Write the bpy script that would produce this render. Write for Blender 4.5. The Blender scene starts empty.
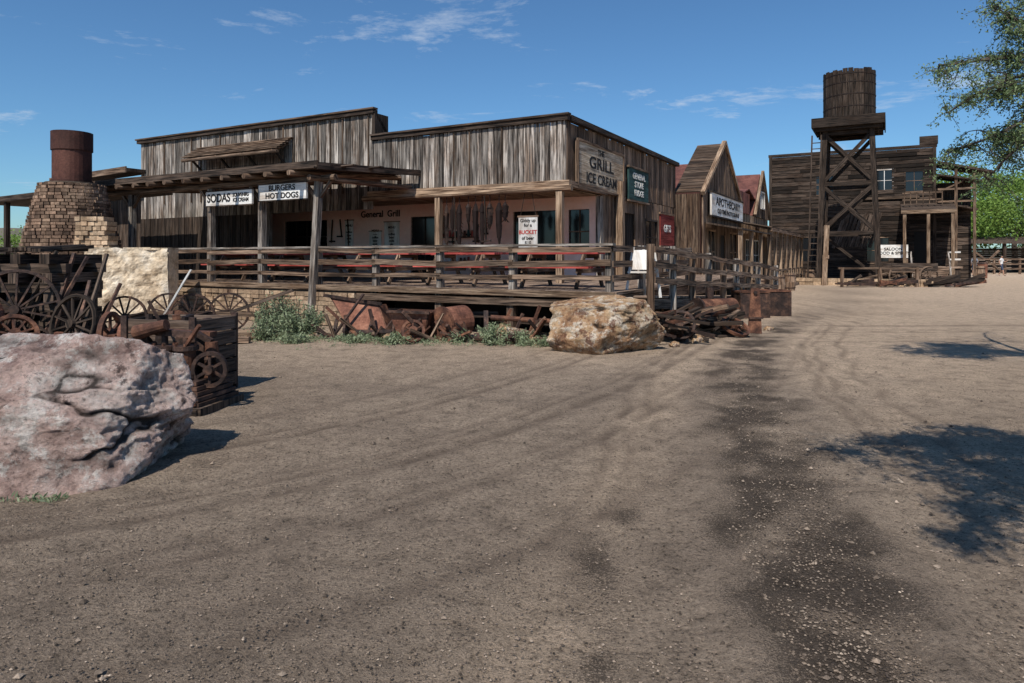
import bpy, math, random
import numpy as np
from mathutils import Vector, Matrix, noise
random.seed(7); rng=np.random.default_rng(7)
R=random.uniform
scene=bpy.context.scene
COL=scene.collection

# ------------------------------------------------------------------ materials
def newmat(name):
    m=bpy.data.materials.new(name); m.use_nodes=True
    nt=m.node_tree; nt.nodes.clear()
    out=nt.nodes.new('ShaderNodeOutputMaterial'); b=nt.nodes.new('ShaderNodeBsdfPrincipled')
    nt.links.new(b.outputs[0],out.inputs[0]); b.inputs['Roughness'].default_value=.9
    try: b.inputs['Specular IOR Level'].default_value=.25
    except: pass
    return m,nt,b
def N(nt,t,**k):
    n=nt.nodes.new(t)
    for a,v in k.items(): setattr(n,a,v)
    return n
def noise_n(nt,vec,scale,detail=5,rough=.6,dist=0):
    n=N(nt,'ShaderNodeTexNoise'); n.inputs['Scale'].default_value=scale; n.inputs['Detail'].default_value=detail
    n.inputs['Roughness'].default_value=rough; n.inputs['Distortion'].default_value=dist
    if vec is not None: nt.links.new(vec,n.inputs['Vector'])
    return n.outputs['Fac']
def ramp(nt,fac,stops):
    r=N(nt,'ShaderNodeValToRGB'); e=r.color_ramp.elements
    while len(e)<len(stops): e.new(.5)
    for i,(p,c) in enumerate(stops):
        e[i].position=p; e[i].color=(c[0],c[1],c[2],1) if hasattr(c,'__len__') else (c,c,c,1)
    nt.links.new(fac,r.inputs[0]); return r.outputs[0]
def mixc(nt,fac,a,b,mode='MIX'):
    m=N(nt,'ShaderNodeMix',data_type='RGBA',blend_type=mode)
    for sock,val in ((m.inputs[0],fac),(m.inputs[6],a),(m.inputs[7],b)):
        if isinstance(val,(int,float)): sock.default_value=val
        elif isinstance(val,tuple): sock.default_value=(*val[:3],1)
        else: nt.links.new(val,sock)
    return m.outputs[2]
def math_n(nt,op,a,b=None,c=None):
    m=N(nt,'ShaderNodeMath',operation=op)
    for i,v in enumerate((a,b,c)):
        if v is None: continue
        if isinstance(v,(int,float)): m.inputs[i].default_value=v
        else: nt.links.new(v,m.inputs[i])
    return m.outputs[0]
def attr(nt,name): 
    a=N(nt,'ShaderNodeAttribute'); a.attribute_name=name; return a.outputs['Fac']
def bump(nt,b,h,strength,dist):
    u=N(nt,'ShaderNodeBump'); u.inputs['Strength'].default_value=strength; u.inputs['Distance'].default_value=dist
    nt.links.new(h,u.inputs['Height']); nt.links.new(u.outputs[0],b.inputs['Normal'])
def mapping(nt,src,scale):
    m=N(nt,'ShaderNodeMapping'); m.inputs['Scale'].default_value=scale; nt.links.new(src,m.inputs[0]); return m.outputs[0]

def wood(name,dark,light,stain=(.5,.42,.36),gu=28,gv=1.1,lo=.39,hi=.61):
    m,nt,b=newmat(name); tc=N(nt,'ShaderNodeTexCoord')
    uv=tc.outputs['UV']
    g=noise_n(nt,mapping(nt,uv,(gu,gv,1)),1,7,.65,.4)
    c=ramp(nt,g,[(lo,dark),(hi,light)])
    s=noise_n(nt,mapping(nt,uv,(2.6,.7,1)),1,5,.65,.3)
    c=mixc(nt,ramp(nt,s,[(.42,0),(.62,.85)]),c,mixc(nt,1.0,c,stain,'MULTIPLY'))
    c=mixc(nt,1.0,c,attr(nt,'tone'),'MULTIPLY')
    nt.links.new(c,b.inputs['Base Color']); bump(nt,b,g,.8,.02); return m
def mottle(name,cols,scale=3,rough=.9,bs=.6,bd=.02,detail=8,metal=0,fine=25,fk=.75):
    m,nt,b=newmat(name); tc=N(nt,'ShaderNodeTexCoord'); o=tc.outputs['Object']
    f=noise_n(nt,o,scale,detail,.65,.3)
    k=len(cols); c=ramp(nt,f,[(.3+.4*i/(k-1),cols[i]) for i in range(k)])
    f2=noise_n(nt,o,fine,6,.7)
    c=mixc(nt,fk,c,ramp(nt,f2,[(.3,.45),(.65,1.25)]),'MULTIPLY')
    c=mixc(nt,1.0,c,attr(nt,'tone'),'MULTIPLY')
    nt.links.new(c,b.inputs['Base Color']); b.inputs['Roughness'].default_value=rough; b.inputs['Metallic'].default_value=metal
    bump(nt,b,f2,bs,bd); return m
M={}
M['grey']=wood('weathered_grey_wood',(.03,.024,.021),(.58,.52,.46),(.38,.29,.23))
M['tan']=wood('weathered_tan_wood',(.09,.055,.035),(.54,.39,.27))
M['brown']=wood('brown_wood',(.024,.015,.011),(.34,.235,.165))
M['dark']=wood('dark_old_wood',(.006,.005,.0045),(.095,.068,.052))
M['deck']=wood('deck_wood',(.07,.048,.036),(.46,.34,.26))
M['redpaint']=wood('red_painted_wood',(.24,.03,.03),(.58,.12,.10))
M['white']=wood('white_painted_wood',(.45,.43,.40),(.80,.79,.76),lo=.25,hi=.45)
M['signtan']=wood('tan_sign_wood',(.26,.20,.14),(.62,.52,.40))
M['teal']=wood('teal_sign_wood',(.02,.045,.045),(.04,.10,.10))
M['rust']=mottle('rusty_iron',[(.018,.011,.010),(.11,.048,.03),(.28,.13,.075)],4,.75)
M['rustdark']=mottle('dark_rusty_iron',[(.009,.007,.007),(.045,.027,.022),(.14,.075,.05)],5,.7)
M['rustred']=mottle('red_rusty_iron',[(.05,.022,.018),(.20,.085,.055),(.36,.18,.12)],2.5,.85)
M['pipe']=mottle('rusted_flue_metal',[(.022,.010,.008),(.07,.027,.02),(.12,.05,.036)],1.2,.7,bs=.2)
M['roofred']=mottle('red_roofing',[(.05,.022,.02),(.13,.05,.04),(.2,.085,.065)],2,.8)
M['stone']=mottle('tan_stone',[(.14,.085,.055),(.40,.28,.18),(.58,.44,.31)],1.7,bs=.9,bd=.03,fine=12)
M['chim']=mottle('chimney_stone',[(.07,.042,.03),(.20,.13,.09),(.38,.27,.19)],1.7,bs=.9,bd=.03,fine=12)
M['mortar']=mottle('mortar',[(.06,.045,.032),(.11,.085,.065),(.16,.13,.1)],6)
M['wash']=mottle('limewashed_plaster',[(.34,.24,.15),(.62,.50,.36),(.72,.64,.53)],2.2,bs=.9,bd=.04,fine=9)
M['pink']=mottle('pink_adobe',[(.80,.46,.37),(.90,.60,.50),(.90,.66,.58)],.8,bs=.2,bd=.01,fine=8,fk=.12)
m,nt,b=newmat('window_glass'); b.inputs['Base Color'].default_value=(.012,.014,.016,1); b.inputs['Roughness'].default_value=.08; b.inputs['Specular IOR Level'].default_value=.5; M['glass']=m
def flat(name,c,r=.8):
    m,nt,b=newmat(name); tc=N(nt,'ShaderNodeTexCoord')
    f=noise_n(nt,tc.outputs['Object'],14,5,.6)
    nt.links.new(mixc(nt,1.0,ramp(nt,f,[(.3,.72),(.7,1.1)]),c,'MULTIPLY'),b.inputs['Base Color']); b.inputs['Roughness'].default_value=r; return m
M['black']=flat('dark_interior',(.014,.012,.011))
M['ink']=flat('dark_lettering',(.02,.018,.018)); M['inkw']=flat('white_lettering',(.75,.73,.68)); M['inkr']=flat('red_lettering',(.4,.03,.02))
M['chili']=flat('dried_chili',(.014,.007,.006))
M['skin']=flat('skin',(.45,.26,.18)); M['shirt']=flat('white_shirt',(.7,.7,.7)); M['shorts']=flat('blue_shorts',(.05,.07,.12)); M['hair']=flat('dark_hair',(.03,.02,.015)); M['shirt2']=flat('grey_shirt',(.2,.22,.26))
def leafmat(name,a,bb):
    m,nt,b=newmat(name)
    c=ramp(nt,attr(nt,'tone'),[(0.0,a),(1.0,bb)])
    nt.links.new(c,b.inputs['Base Color']); b.inputs['Roughness'].default_value=.6
    t=N(nt,'ShaderNodeBsdfTranslucent'); nt.links.new(c,t.inputs[0])
    mx=N(nt,'ShaderNodeMixShader'); mx.inputs[0].default_value=.3
    nt.links.new(b.outputs[0],mx.inputs[1]); nt.links.new(t.outputs[0],mx.inputs[2])
    nt.links.new(mx.outputs[0],[n for n in nt.nodes if n.type=='OUTPUT_MATERIAL'][0].inputs[0]); return m
M['leaf']=leafmat('mesquite_leaves',(.07,.11,.05),(.24,.32,.14))
M['leaf2']=leafmat('tree_leaves',(.06,.12,.02),(.22,.34,.07))
M['bush']=leafmat('bush_leaves',(.09,.13,.06),(.34,.39,.24))
M['bark']=mottle('tree_bark',[(.02,.016,.013),(.07,.055,.045),(.14,.11,.09)],6)

# ------------------------------------------------------------------ mesh builder
Z=Vector((0,0,1))
class MB:
    def __init__(s): s.v=[];s.f=[];s.m=[];s.t=[];s.uv=[];s.mats=[]
    def mi(s,k):
        if k not in s.mats: s.mats.append(k)
        return s.mats.index(k)
    def face(s,idx,mat,tone,uvs): s.f.append(idx);s.m.append(s.mi(mat));s.t.append(tone);s.uv.extend(uvs)
    def beam(s,p0,p1,w,h,mat='brown',tone=None,up=None,w1=None,h1=None):
        p0=Vector(p0);p1=Vector(p1);L=p1-p0;ln=L.length
        if ln<1e-6: return
        L/=ln
        up=Vector(up) if up is not None else Z
        if abs(L.dot(up))>.98: up=Vector((0,1,0))
        sd=L.cross(up).normalized();tp=sd.cross(L)
        tone=R(.75,1.2) if tone is None else tone
        w1=w1 or w;h1=h1 or h;b=len(s.v);a,c=w/2,h/2;a1,c1=w1/2,h1/2
        for P,x,y in((p0,a,c),(p1,a1,c1)):
            for i,j in((-1,-1),(1,-1),(1,1),(-1,1)): s.v.append(P+sd*(i*x)+tp*(j*y))
        ou,ov=R(0,50),R(0,50)
        for i in range(4):
            j=(i+1)%4; ww=w if i%2==0 else h; o=ou+i*1.3
            s.face([b+i,b+j,b+4+j,b+4+i],mat,tone,[(o,ov),(o+ww,ov),(o+ww,ov+ln),(o,ov+ln)])
        s.face([b+3,b+2,b+1,b],mat,tone,[(ou,ov),(ou+w,ov),(ou+w,ov+h),(ou,ov+h)])
        s.face([b+4,b+5,b+6,b+7],mat,tone,[(ou,ov),(ou+w,ov),(ou+w,ov+h),(ou,ov+h)])
    def box(s,x0,x1,y0,y1,z0,z1,mat='brown',tone=None):
        dx,dy,dz=x1-x0,y1-y0,z1-z0;cx,cy,cz=(x0+x1)/2,(y0+y1)/2,(z0+z1)/2
        if dz>=dx and dz>=dy: s.beam((cx,cy,z0),(cx,cy,z1),dx,dy,mat,tone,up=(0,1,0))
        elif dx>=dy: s.beam((x0,cy,cz),(x1,cy,cz),dy,dz,mat,tone)
        else: s.beam((cx,y0,cz),(cx,y1,cz),dx,dz,mat,tone)
    def cyl(s,p0,p1,r0,r1=None,n=12,mat='brown',tone=None,caps=True,jit=0):
        p0=Vector(p0);p1=Vector(p1);r1=r0 if r1 is None else r1;L=(p1-p0);ln=L.length
        if ln<1e-6: return
        L/=ln
        up=Z if abs(L.z)<.98 else Vector((0,1,0));a=L.cross(up).normalized();c=a.cross(L)
        tone=R(.8,1.15) if tone is None else tone;b=len(s.v);ou,ov=R(0,50),R(0,50)
        js=[1+R(-jit,jit) for _ in range(n)]
        for P,r in((p0,r0),(p1,r1)):
            for i in range(n):
                t=2*math.pi*i/n; s.v.append(P+(a*math.cos(t)+c*math.sin(t))*r*js[i])
        for i in range(n):
            j=(i+1)%n;u0=ou+2*math.pi*r0*i/n;u1=ou+2*math.pi*r0*(i+1)/n
            s.face([b+j,b+i,b+n+i,b+n+j],mat,tone,[(u1,ov),(u0,ov),(u0,ov+ln),(u1,ov+ln)])
        if caps:
            s.face([b+i for i in range(n)],mat,tone*.9,[(ou+js[i]*r0*math.cos(6.28*i/n),ov+r0*math.sin(6.28*i/n)) for i in range(n)])
            s.face([b+n+i for i in reversed(range(n))],mat,tone*.9,[(ou+r1*math.cos(6.28*i/n),ov+r1*math.sin(6.28*i/n)) for i in range(n)])
    def wheel(s,c,ax,Rr,n=12,rim=.05,wd=.05,mat='rust',seg=24,hub=.08,spk=.03):
        c=Vector(c);ax=Vector(ax).normalized();up=Z if abs(ax.z)<.9 else Vector((0,1,0))
        a=ax.cross(up).normalized();d=a.cross(ax);b=len(s.v);o=R(0,40)
        for i in range(seg):
            t=2*math.pi*i/seg;e=a*math.cos(t)+d*math.sin(t)
            for r,w in((Rr,-.5),(Rr,.5),(Rr-rim,.5),(Rr-rim,-.5)): s.v.append(c+e*r+ax*wd*w)
        for i in range(seg):
            j=(i+1)%seg
            for k in range(4):
                l=(k+1)%4; s.face([b+4*i+k,b+4*j+k,b+4*j+l,b+4*i+l],mat,1.0,[(o,.1*i),(o,.1*i+.1),(o+.05,.1*i+.1),(o+.05,.1*i)])
        for i in range(n):
            t=2*math.pi*(i+.5)/n;e=a*math.cos(t)+d*math.sin(t)
            s.beam(c+e*hub*.5,c+e*(Rr-rim*.7),spk,spk,mat,up=ax)
        s.cyl(c-ax*wd*1.3,c+ax*wd*1.3,hub,hub,10,mat)
    def poly(s,pts,th,mat,tone=1.0):
        pts=[Vector(p) for p in pts];th=Vector(th);n=len(pts);b=len(s.v);s.v+=pts+[p+th for p in pts];o=R(0,40)
        uvs=[(o+p.x+p.y,p.z+p.y*.3) for p in pts]
        s.face([b+i for i in range(n)],mat,tone,uvs); s.face([b+n+i for i in reversed(range(n))],mat,tone,uvs[::-1])
        for i in range(n):
            j=(i+1)%n; s.face([b+j,b+i,b+n+i,b+n+j],mat,tone,[uvs[j],uvs[i],uvs[i],uvs[j]])
    def build(s,name,parent=None,loc=None,rot=None,smooth=False):
        me=bpy.data.meshes.new(name); me.from_pydata([tuple(v) for v in s.v],[],s.f)
        for k in s.mats: me.materials.append(M[k])
        me.polygons.foreach_set('material_index',s.m)
        a=me.attributes.new('tone','FLOAT','FACE'); a.data.foreach_set('value',s.t)
        u=me.uv_layers.new(name='UVMap'); u.data.foreach_set('uv',[c for p in s.uv for c in p])
        if smooth: me.polygons.foreach_set('use_smooth',[True]*len(me.polygons))
        me.update(); o=bpy.data.objects.new(name,me); COL.objects.link(o)
        if parent: o.parent=parent
        if loc: o.location=loc
        if rot: o.rotation_euler=rot
        return o
def empty(name,loc=(0,0,0),rz=0):
    e=bpy.data.objects.new(name,None); COL.objects.link(e); e.location=loc; e.rotation_euler=(0,0,rz); e.empty_display_size=.3; return e
ORI={'front':Matrix(((1,0,0),(0,0,-1),(0,1,0))),'side':Matrix(((0,0,1),(1,0,0),(0,1,0)))}
def text(body,parent,loc,size,ori,mat='ink',name='lettering',sx=1,ext=.004):
    cu=bpy.data.curves.new(name,'FONT'); cu.body=body; cu.size=size; cu.align_x='CENTER'; cu.align_y='CENTER'; cu.extrude=ext; cu.offset=.004*size/.2
    cu.materials.append(M[mat]); o=bpy.data.objects.new(name,cu); COL.objects.link(o); o.parent=parent
    o.matrix_local=Matrix.Translation(loc)@ORI[ori].to_4x4()@Matrix.Diagonal((sx,1,1,1)); return o

# Street frame: x' along the front facades, y' down the street
RZ=-math.radians(28.95); CX,CY=1.32,17.0
cs,sn=math.cos(RZ),math.sin(RZ)
def W(a,b,z=0,ox=CX,oy=CY): return Vector((ox+cs*a-sn*b, oy+sn*a+cs*b, z))

def vboards(mb,a0,a1,z0,z1,plane,mat,wd=.2,th=.03,axis='x',topj=.0,holes=(),tones=(.55,1.25),zfun=None,botj=0):
    a=a0
    while a<a1-.02:
        w=min(wd*R(.75,1.25),a1-a); zt=(zfun(a+w/2) if zfun else z1)+R(-topj,topj); t=R(*tones); d=R(0,.02)
        segs=[(z0-R(0,botj),zt)]
        for (h0,h1,hz0,hz1) in holes:
            if a+w/2>h0 and a+w/2<h1:
                ns=[]
                for s0,s1 in segs:
                    if hz0>s0: ns.append((s0,min(hz0,s1)))
                    if hz1<s1: ns.append((max(hz1,s0),s1))
                segs=[q for q in ns if q[1]-q[0]>.02]
        for s0,s1 in segs:
            if axis=='x': mb.box(a+.01,a+w-.01,plane-(th+d),plane,s0,s1,mat,t)
            else: mb.box(plane,plane+th+d,a+.01,a+w-.01,s0,s1,mat,t)
        a+=w
def hboards(mb,a0,a1,z0,z1,plane,mat,wd=.2,axis='x',holes=(),tones=(.5,1.4),seg=3.,th=.03):
    z=z0
    while z<z1-.03:
        h=min(wd*R(.85,1.15),z1-z); a=a0
        while a<a1-.02:
            l=min(R(.5,1.5)*seg,a1-a)
            if a1-a-l<.3: l=a1-a
            parts=[(a,a+l)]
            for (h0,h1,hz0,hz1) in holes:
                if z+h/2>hz0 and z+h/2<hz1:
                    ns=[]
                    for s0,s1 in parts:
                        if h0>s0: ns.append((s0,min(h0,s1)))
                        if h1<s1: ns.append((max(h1,s0),s1))
                    parts=[q for q in ns if q[1]-q[0]>.03]
            for s0,s1 in parts:
                d=R(0,.06);t=R(*tones)
                if axis=='x': mb.box(s0,s1-.004,plane-th-d,plane,z+.008,z+h-.025,mat,t)
                else: mb.box(plane,plane+th+d,s0,s1-.004,z+.008,z+h-.025,mat,t)
            a+=l
        z+=h
def window(mb,ori,a0,a1,z0,z1,plane,fr='dark',nx=2,ny=2,fw=.07):
    def bx(x0,x1,p0,p1,c0,c1,m,t=None):
        if ori=='front': mb.box(x0,x1,plane-p1,plane-p0,c0,c1,m,t)
        else: mb.box(plane+p0,plane+p1,x0,x1,c0,c1,m,t)
    bx(a0+.01,a1-.01,.012,.02,z0+.01,z1-.01,'glass',1)
    bx(a0-fw,a0,.0,.07,z0-fw,z1+fw,fr);bx(a1,a1+fw,.0,.07,z0-fw,z1+fw,fr)
    bx(a0,a1,.0,.075,z0-fw,z0,fr);bx(a0,a1,.0,.075,z1,z1+fw,fr)
    for i in range(1,nx): x=a0+(a1-a0)*i/nx; bx(x-.018,x+.018,.021,.045,z0,z1,fr)
    for i in range(1,ny): z=z0+(z1-z0)*i/ny; bx(a0,a1,.021,.042,z-.018,z+.018,fr)

# ------------------------------------------------------------------ GROUND
def axis_coords(lo,hi,d0,far):
    c=list(np.arange(lo,hi,d0)); s=d0;x=hi
    while x<far: c.append(x); s*=1.22; x+=s
    s=d0;x=lo-d0;pre=[]
    while x>-far: pre.append(x); s*=1.22; x-=s
    return np.array(pre[::-1]+c)
gx=axis_coords(-7,9,.06,900); gy=axis_coords(1.2,15,.06,900)
X,Y=np.meshgrid(gx,gy)
def fb(x,y,s,o,oct_=3): 
    out=np.zeros(x.size); xs,ys=x.ravel(),y.ravel()
    near=(np.abs(xs)<30)&(ys<50)&(ys>0)
    for i in np.where(near)[0]: out[i]=noise.fractal((xs[i]*s,ys[i]*s,o),1,2,oct_)
    return out.reshape(x.shape)
nz=fb(X,Y,.9,3.1); nz2=fb(X,Y,2.3,9.1,4); nz3=fb(X,Y,.35,5.7,4)
SY=[0,2.57,3.19,4.2,5.13,7,8.9,12.4,16,22,40]; SX=[1.15,1.28,1.46,1.72,2.0,2.45,2.95,4.3,6.3,10.5,21]
strip=np.interp(Y,SY,SX)+.12*nz
sw=np.interp(Y,[0,2.57,5,9,14,30],[.32,.42,.55,.66,.6,.9])
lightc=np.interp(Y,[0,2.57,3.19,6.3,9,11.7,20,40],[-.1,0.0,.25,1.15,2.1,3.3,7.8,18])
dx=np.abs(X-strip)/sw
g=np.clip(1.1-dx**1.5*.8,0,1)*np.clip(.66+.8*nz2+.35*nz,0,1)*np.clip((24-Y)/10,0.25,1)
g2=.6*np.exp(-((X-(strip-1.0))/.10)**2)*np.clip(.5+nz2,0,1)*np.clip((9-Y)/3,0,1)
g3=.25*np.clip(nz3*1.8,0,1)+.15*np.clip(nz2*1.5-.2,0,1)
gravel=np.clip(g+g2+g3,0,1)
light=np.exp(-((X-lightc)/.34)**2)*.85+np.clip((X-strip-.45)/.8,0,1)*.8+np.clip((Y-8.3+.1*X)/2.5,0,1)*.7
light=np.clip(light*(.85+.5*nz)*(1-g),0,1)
pf_=np.polyfit([-6,-4,-2.9,-1.9,-.54,1.2,3.2,5.5],[3.55,3.65,3.86,4.3,5.7,8.2,11.7,16],4)
xc=np.clip(X,-6,5.5); yc=np.polyval(pf_,xc); sl=np.polyval(np.polyder(pf_),xc); cosn=1/np.sqrt(1+sl**2)
rut=np.zeros_like(X)
for off,wd_,st in ((0,.08,1),(.26,.05,.8),(.42,.05,.6),(1.45,.08,1),(1.7,.05,.8),(-.75,.06,.7),(-.55,.05,.5),(2.5,.08,.6),(-1.6,.06,.6)):
    dd=(Y-yc)*cosn-off+.03*nz; rut+=st*np.exp(-(dd/wd_)**2)
for off in(-1.35,-1.15,.95,1.15,1.6):
    rut+=.8*np.exp(-((X-strip-off)*.95/.055)**2)*np.clip((Y-2.6)/3,0.15,1)
rut=np.clip(rut*np.clip(.75+.9*nz2,0,1),0,1)
Zg=.03*nz+.010*nz2-.022*rut+.02*np.exp(-((dx-1)/.25)**2)*np.clip((12-Y)/5,0,1)
Zg*=np.clip((50-Y)/25,0,1)
ny_,nx_=X.shape
verts=np.stack([X.ravel(),Y.ravel(),Zg.ravel()],1)
idx=np.arange(ny_*nx_).reshape(ny_,nx_)
quads=np.stack([idx[:-1,:-1].ravel(),idx[:-1,1:].ravel(),idx[1:,1:].ravel(),idx[1:,:-1].ravel()],1)
me=bpy.data.meshes.new('ground'); me.from_pydata(verts.tolist(),[],quads.tolist())
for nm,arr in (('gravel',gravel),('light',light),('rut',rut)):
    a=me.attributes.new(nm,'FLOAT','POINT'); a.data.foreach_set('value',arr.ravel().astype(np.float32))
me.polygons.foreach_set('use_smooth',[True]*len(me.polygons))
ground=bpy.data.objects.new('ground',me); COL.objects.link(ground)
m,nt,b=newmat('desert_dirt'); tc=N(nt,'ShaderNodeTexCoord'); o=tc.outputs['Object']
big=noise_n(nt,o,.55,5,.6,.4); mid=noise_n(nt,o,4,8,.75,.2); fine=noise_n(nt,o,34,6,.82); peb=noise_n(nt,o,95,3,.8)
base=ramp(nt,big,[(.3,(.37,.285,.215)),(.55,(.46,.355,.265)),(.75,(.54,.42,.31))])
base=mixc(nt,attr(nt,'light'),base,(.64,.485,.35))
sm=math_n(nt,'ADD',math_n(nt,'MULTIPLY_ADD',fine,3.4,-1.7),math_n(nt,'MULTIPLY_ADD',peb,3.0,-1.5))
gm=math_n(nt,'ADD',math_n(nt,'MULTIPLY',attr(nt,'gravel'),1.1),sm)
gm=ramp(nt,gm,[(.50,0),(.66,1)])
gcol=ramp(nt,peb,[(.35,(.03,.024,.020)),(.55,(.085,.066,.053)),(.75,(.26,.20,.155))])
base=mixc(nt,math_n(nt,'MULTIPLY',gm,.85),base,gcol)
base=mixc(nt,1.0,base,ramp(nt,fine,[(.37,.28),(.46,.84),(.56,1.06),(.66,1.5)]),'MULTIPLY')
base=mixc(nt,1.0,base,ramp(nt,mid,[(.32,.58),(.48,.93),(.7,1.2)]),'MULTIPLY')
rm=math_n(nt,'MULTIPLY',attr(nt,'rut'),ramp(nt,mid,[(.35,.35),(.6,.85)]))
base=mixc(nt,rm,base,(.15,.11,.083))
nt.links.new(base,b.inputs['Base Color']); b.inputs['Roughness'].default_value=1
b.inputs['Specular IOR Level'].default_value=.1
bump(nt,b,math_n(nt,'ADD',math_n(nt,'MULTIPLY',fine,1.1),math_n(nt,'ADD',math_n(nt,'MULTIPLY',mid,1.7),math_n(nt,'MULTIPLY',peb,.5))),1.0,.05)
me.materials.append(m)

M['pebble']=mottle('gravel_stone',[(.05,.038,.032),(.19,.145,.11),(.40,.32,.25)],9)
oct_v=np.array([(1,0,0),(0,1,0),(-1,0,0),(0,-1,0),(0,0,1),(0,0,-.6)],float)
oct_f=[(0,1,4),(1,2,4),(2,3,4),(3,0,4),(1,0,5),(2,1,5),(3,2,5),(0,3,5)]
pv=[];pf=[];pt=[]
def pebble(x,y,s):
    b0=len(pv); r=rng.uniform(.6,1.3,(6,3)); ang=R(0,6.3); c,s_=math.cos(ang),math.sin(ang)
    z0=.03*noise.fractal((x*.9,y*.9,3.1),1,2,3)+.008*noise.fractal((x*2.3,y*2.3,9.1),1,2,4)
    for q in oct_v*r*s: pv.append((x+q[0]*c-q[1]*s_,y+q[0]*s_+q[1]*c,z0+q[2]*.7+s*.15+.004))
    t=R(.25,1.5)
    for f in oct_f: pf.append(tuple(b0+i for i in f)); pt.append(t)
for i in range(21000):
    y=2.4+R(0,1)**1.7*9
    if R(0,1)<.36: x=float(np.interp(y,SY,SX))+random.gauss(0,.34)
    else: x=R(-.8,.8)*y
    pebble(x,y,R(.003,.0085)*(1+ (R(0,1)>.985)*1.6))
me=bpy.data.meshes.new('gravel'); me.from_pydata(pv,[],pf); a=me.attributes.new('tone','FLOAT','FACE'); a.data.foreach_set('value',pt); me.materials.append(M['pebble'])
COL.objects.link(bpy.data.objects.new('gravel',me))

hb=[];hf=[];n=160
for i in range(n+1):
    t=math.pi*(-.15+1.3*i/n); r=700
    h=14+16*noise.fractal((i*.09,1.7,0),1,2,4)+ (14 if i>n*.55 else 0)
    hb+= [(r*math.cos(t),r*math.sin(t),-3),(r*1.15*math.cos(t),r*1.15*math.sin(t),max(3,h))]
for i in range(n): hf.append((2*i,2*i+1,2*i+3,2*i+2))
me=bpy.data.meshes.new('distant_hills'); me.from_pydata(hb,[],hf)
M['hill']=mottle('hill_scrub',[(.07,.08,.06),(.13,.12,.09),(.18,.15,.12)],.02); a=me.attributes.new('tone','FLOAT','FACE'); a.data.foreach_set('value',[1.0]*len(hf)); me.materials.append(M['hill'])
COL.objects.link(bpy.data.objects.new('distant_hills',me))

# ------------------------------------------------------------------ GRILL BUILDING
G=empty('grill_restaurant_building',(CX,CY,0),RZ)
FL=.95
mb=MB()
vboards(mb,-6.1,-.02,3.44,5.0,0,'grey',.17,topj=.03,tones=(.3,1.2),botj=.06)
vboards(mb,-17.2,-6.12,3.0,5.78,0,'grey',.17,topj=.02,tones=(.3,1.2))
vboards(mb,-17.2,-10.4,0,3.0,0.0,'dark',.2)
for x in np.arange(-16.8,-.3,.5):
    if R(0,1)<.5: mb.box(x,x+.045,-.078,-.052,3.5,(4.97 if x>-6.1 else 5.74),'brown',R(.3,.9))
mb.build('front_siding',G)
mb=MB()
vboards(mb,.02,9.9,3.44,5.0,.0,'brown',.2,axis='y',topj=.03,tones=(.4,1.5))
hs=[(4.2,5.2,.85,2.95),(6.3,7.6,1.7,2.8)]
vboards(mb,2.36,9.9,.3,3.42,.0,'brown',.2,axis='y',holes=hs,tones=(.4,1.5))
window(mb,'side',6.3,7.6,1.7,2.8,-.03)
mb.box(-.06,-.03,4.2,5.2,.85,2.95,'black',1)
mb.build('side_siding',G)
mb=MB()
mb.box(-17.2,-.03,2.45,9.85,.0,4.7,'dark',.7)
mb.box(-17.15,-13.2,.02,2.44,0,3.3,'dark',.7)
mb.box(-17.1,-.04,.005,2.44,3.34,4.6,'dark',.7)
mb.build('inner_walls',G)
mb=MB()
mb.box(-6.15,.12,-.12,.06,5.0,5.12,'dark',.9); mb.box(-6.15,.16,-.16,.02,5.121,5.17,'dark',1.4)
mb.box(-.0,.16,.07,10.0,5.0,5.14,'dark',.9); 
mb.box(-17.3,-6.05,-.14,.08,5.78,5.90,'dark',1.0); mb.box(-17.35,-6.0,-.18,.03,5.901,5.95,'brown',.6)
mb.box(-6.12,-6.0,-.1,.5,5.0,5.79,'dark',1.0)
mb.beam((-6.06,.5,5.2),(-6.06,-.1,5.85),.12,.1,'dark')
mb.box(-6.0,-.1,.1,9.8,4.71,4.8,'dark'); mb.box(-17.2,-6.13,.1,9.8,4.71,5.3,'dark')
mb.beam((-6.2,-.1,3.42),(.2,-.1,3.42),.2,.16,'tan',1.0); mb.cyl((-6.4,-.14,3.3),(.25,-.14,3.3),.085,.08,10,'tan',.9)
mb.beam((.09,-.1,3.42),(.09,2.5,3.42),.16,.16,'brown',1.2)
mb.build('roof_trim',G)
mb=MB()
for k in range(6): mb.beam((-13.9,-.09-.11*k,5.35-.075*k),(-9.35,-.09-.11*k,5.35-.075*k),.14,.035,'brown',R(.5,1.2))
for x in (-13.6,-12.2,-10.9,-9.6):
    mb.cyl((x,-.05,5.2),(x,-.72,4.86),.05,.05,8,'brown')
    mb.beam((x,-.05,4.45),(x,-.55,4.9),.06,.06,'dark')
mb.cyl((-13.9,-.68,4.86),(-9.35,-.68,4.86),.06,.06,8,'brown')
vboards(mb,-13.4,-9.8,4.2,5.05,-.08,'brown',.28,th=.03,tones=(.4,1.0))
mb.box(-13.5,-9.7,-.16,-.12,4.12,4.2,'grey');mb.box(-13.5,-9.7,-.16,-.12,5.05,5.12,'grey')
mb.build('loft_awning',G)
mb=MB()
holes=[(-12.3,-10.2,1.75,2.9),(-6.55,-5.5,.98,2.9),(-2.75,-1.25,.98,2.95),(-.95,-.3,1.7,2.95)]
xs=[-13.2]+[v for h in holes for v in h[:2]]+[0]
for i in range(0,len(xs),2): mb.box(xs[i],xs[i+1],2.3,2.44,FL,3.32,'pink',1)
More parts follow.
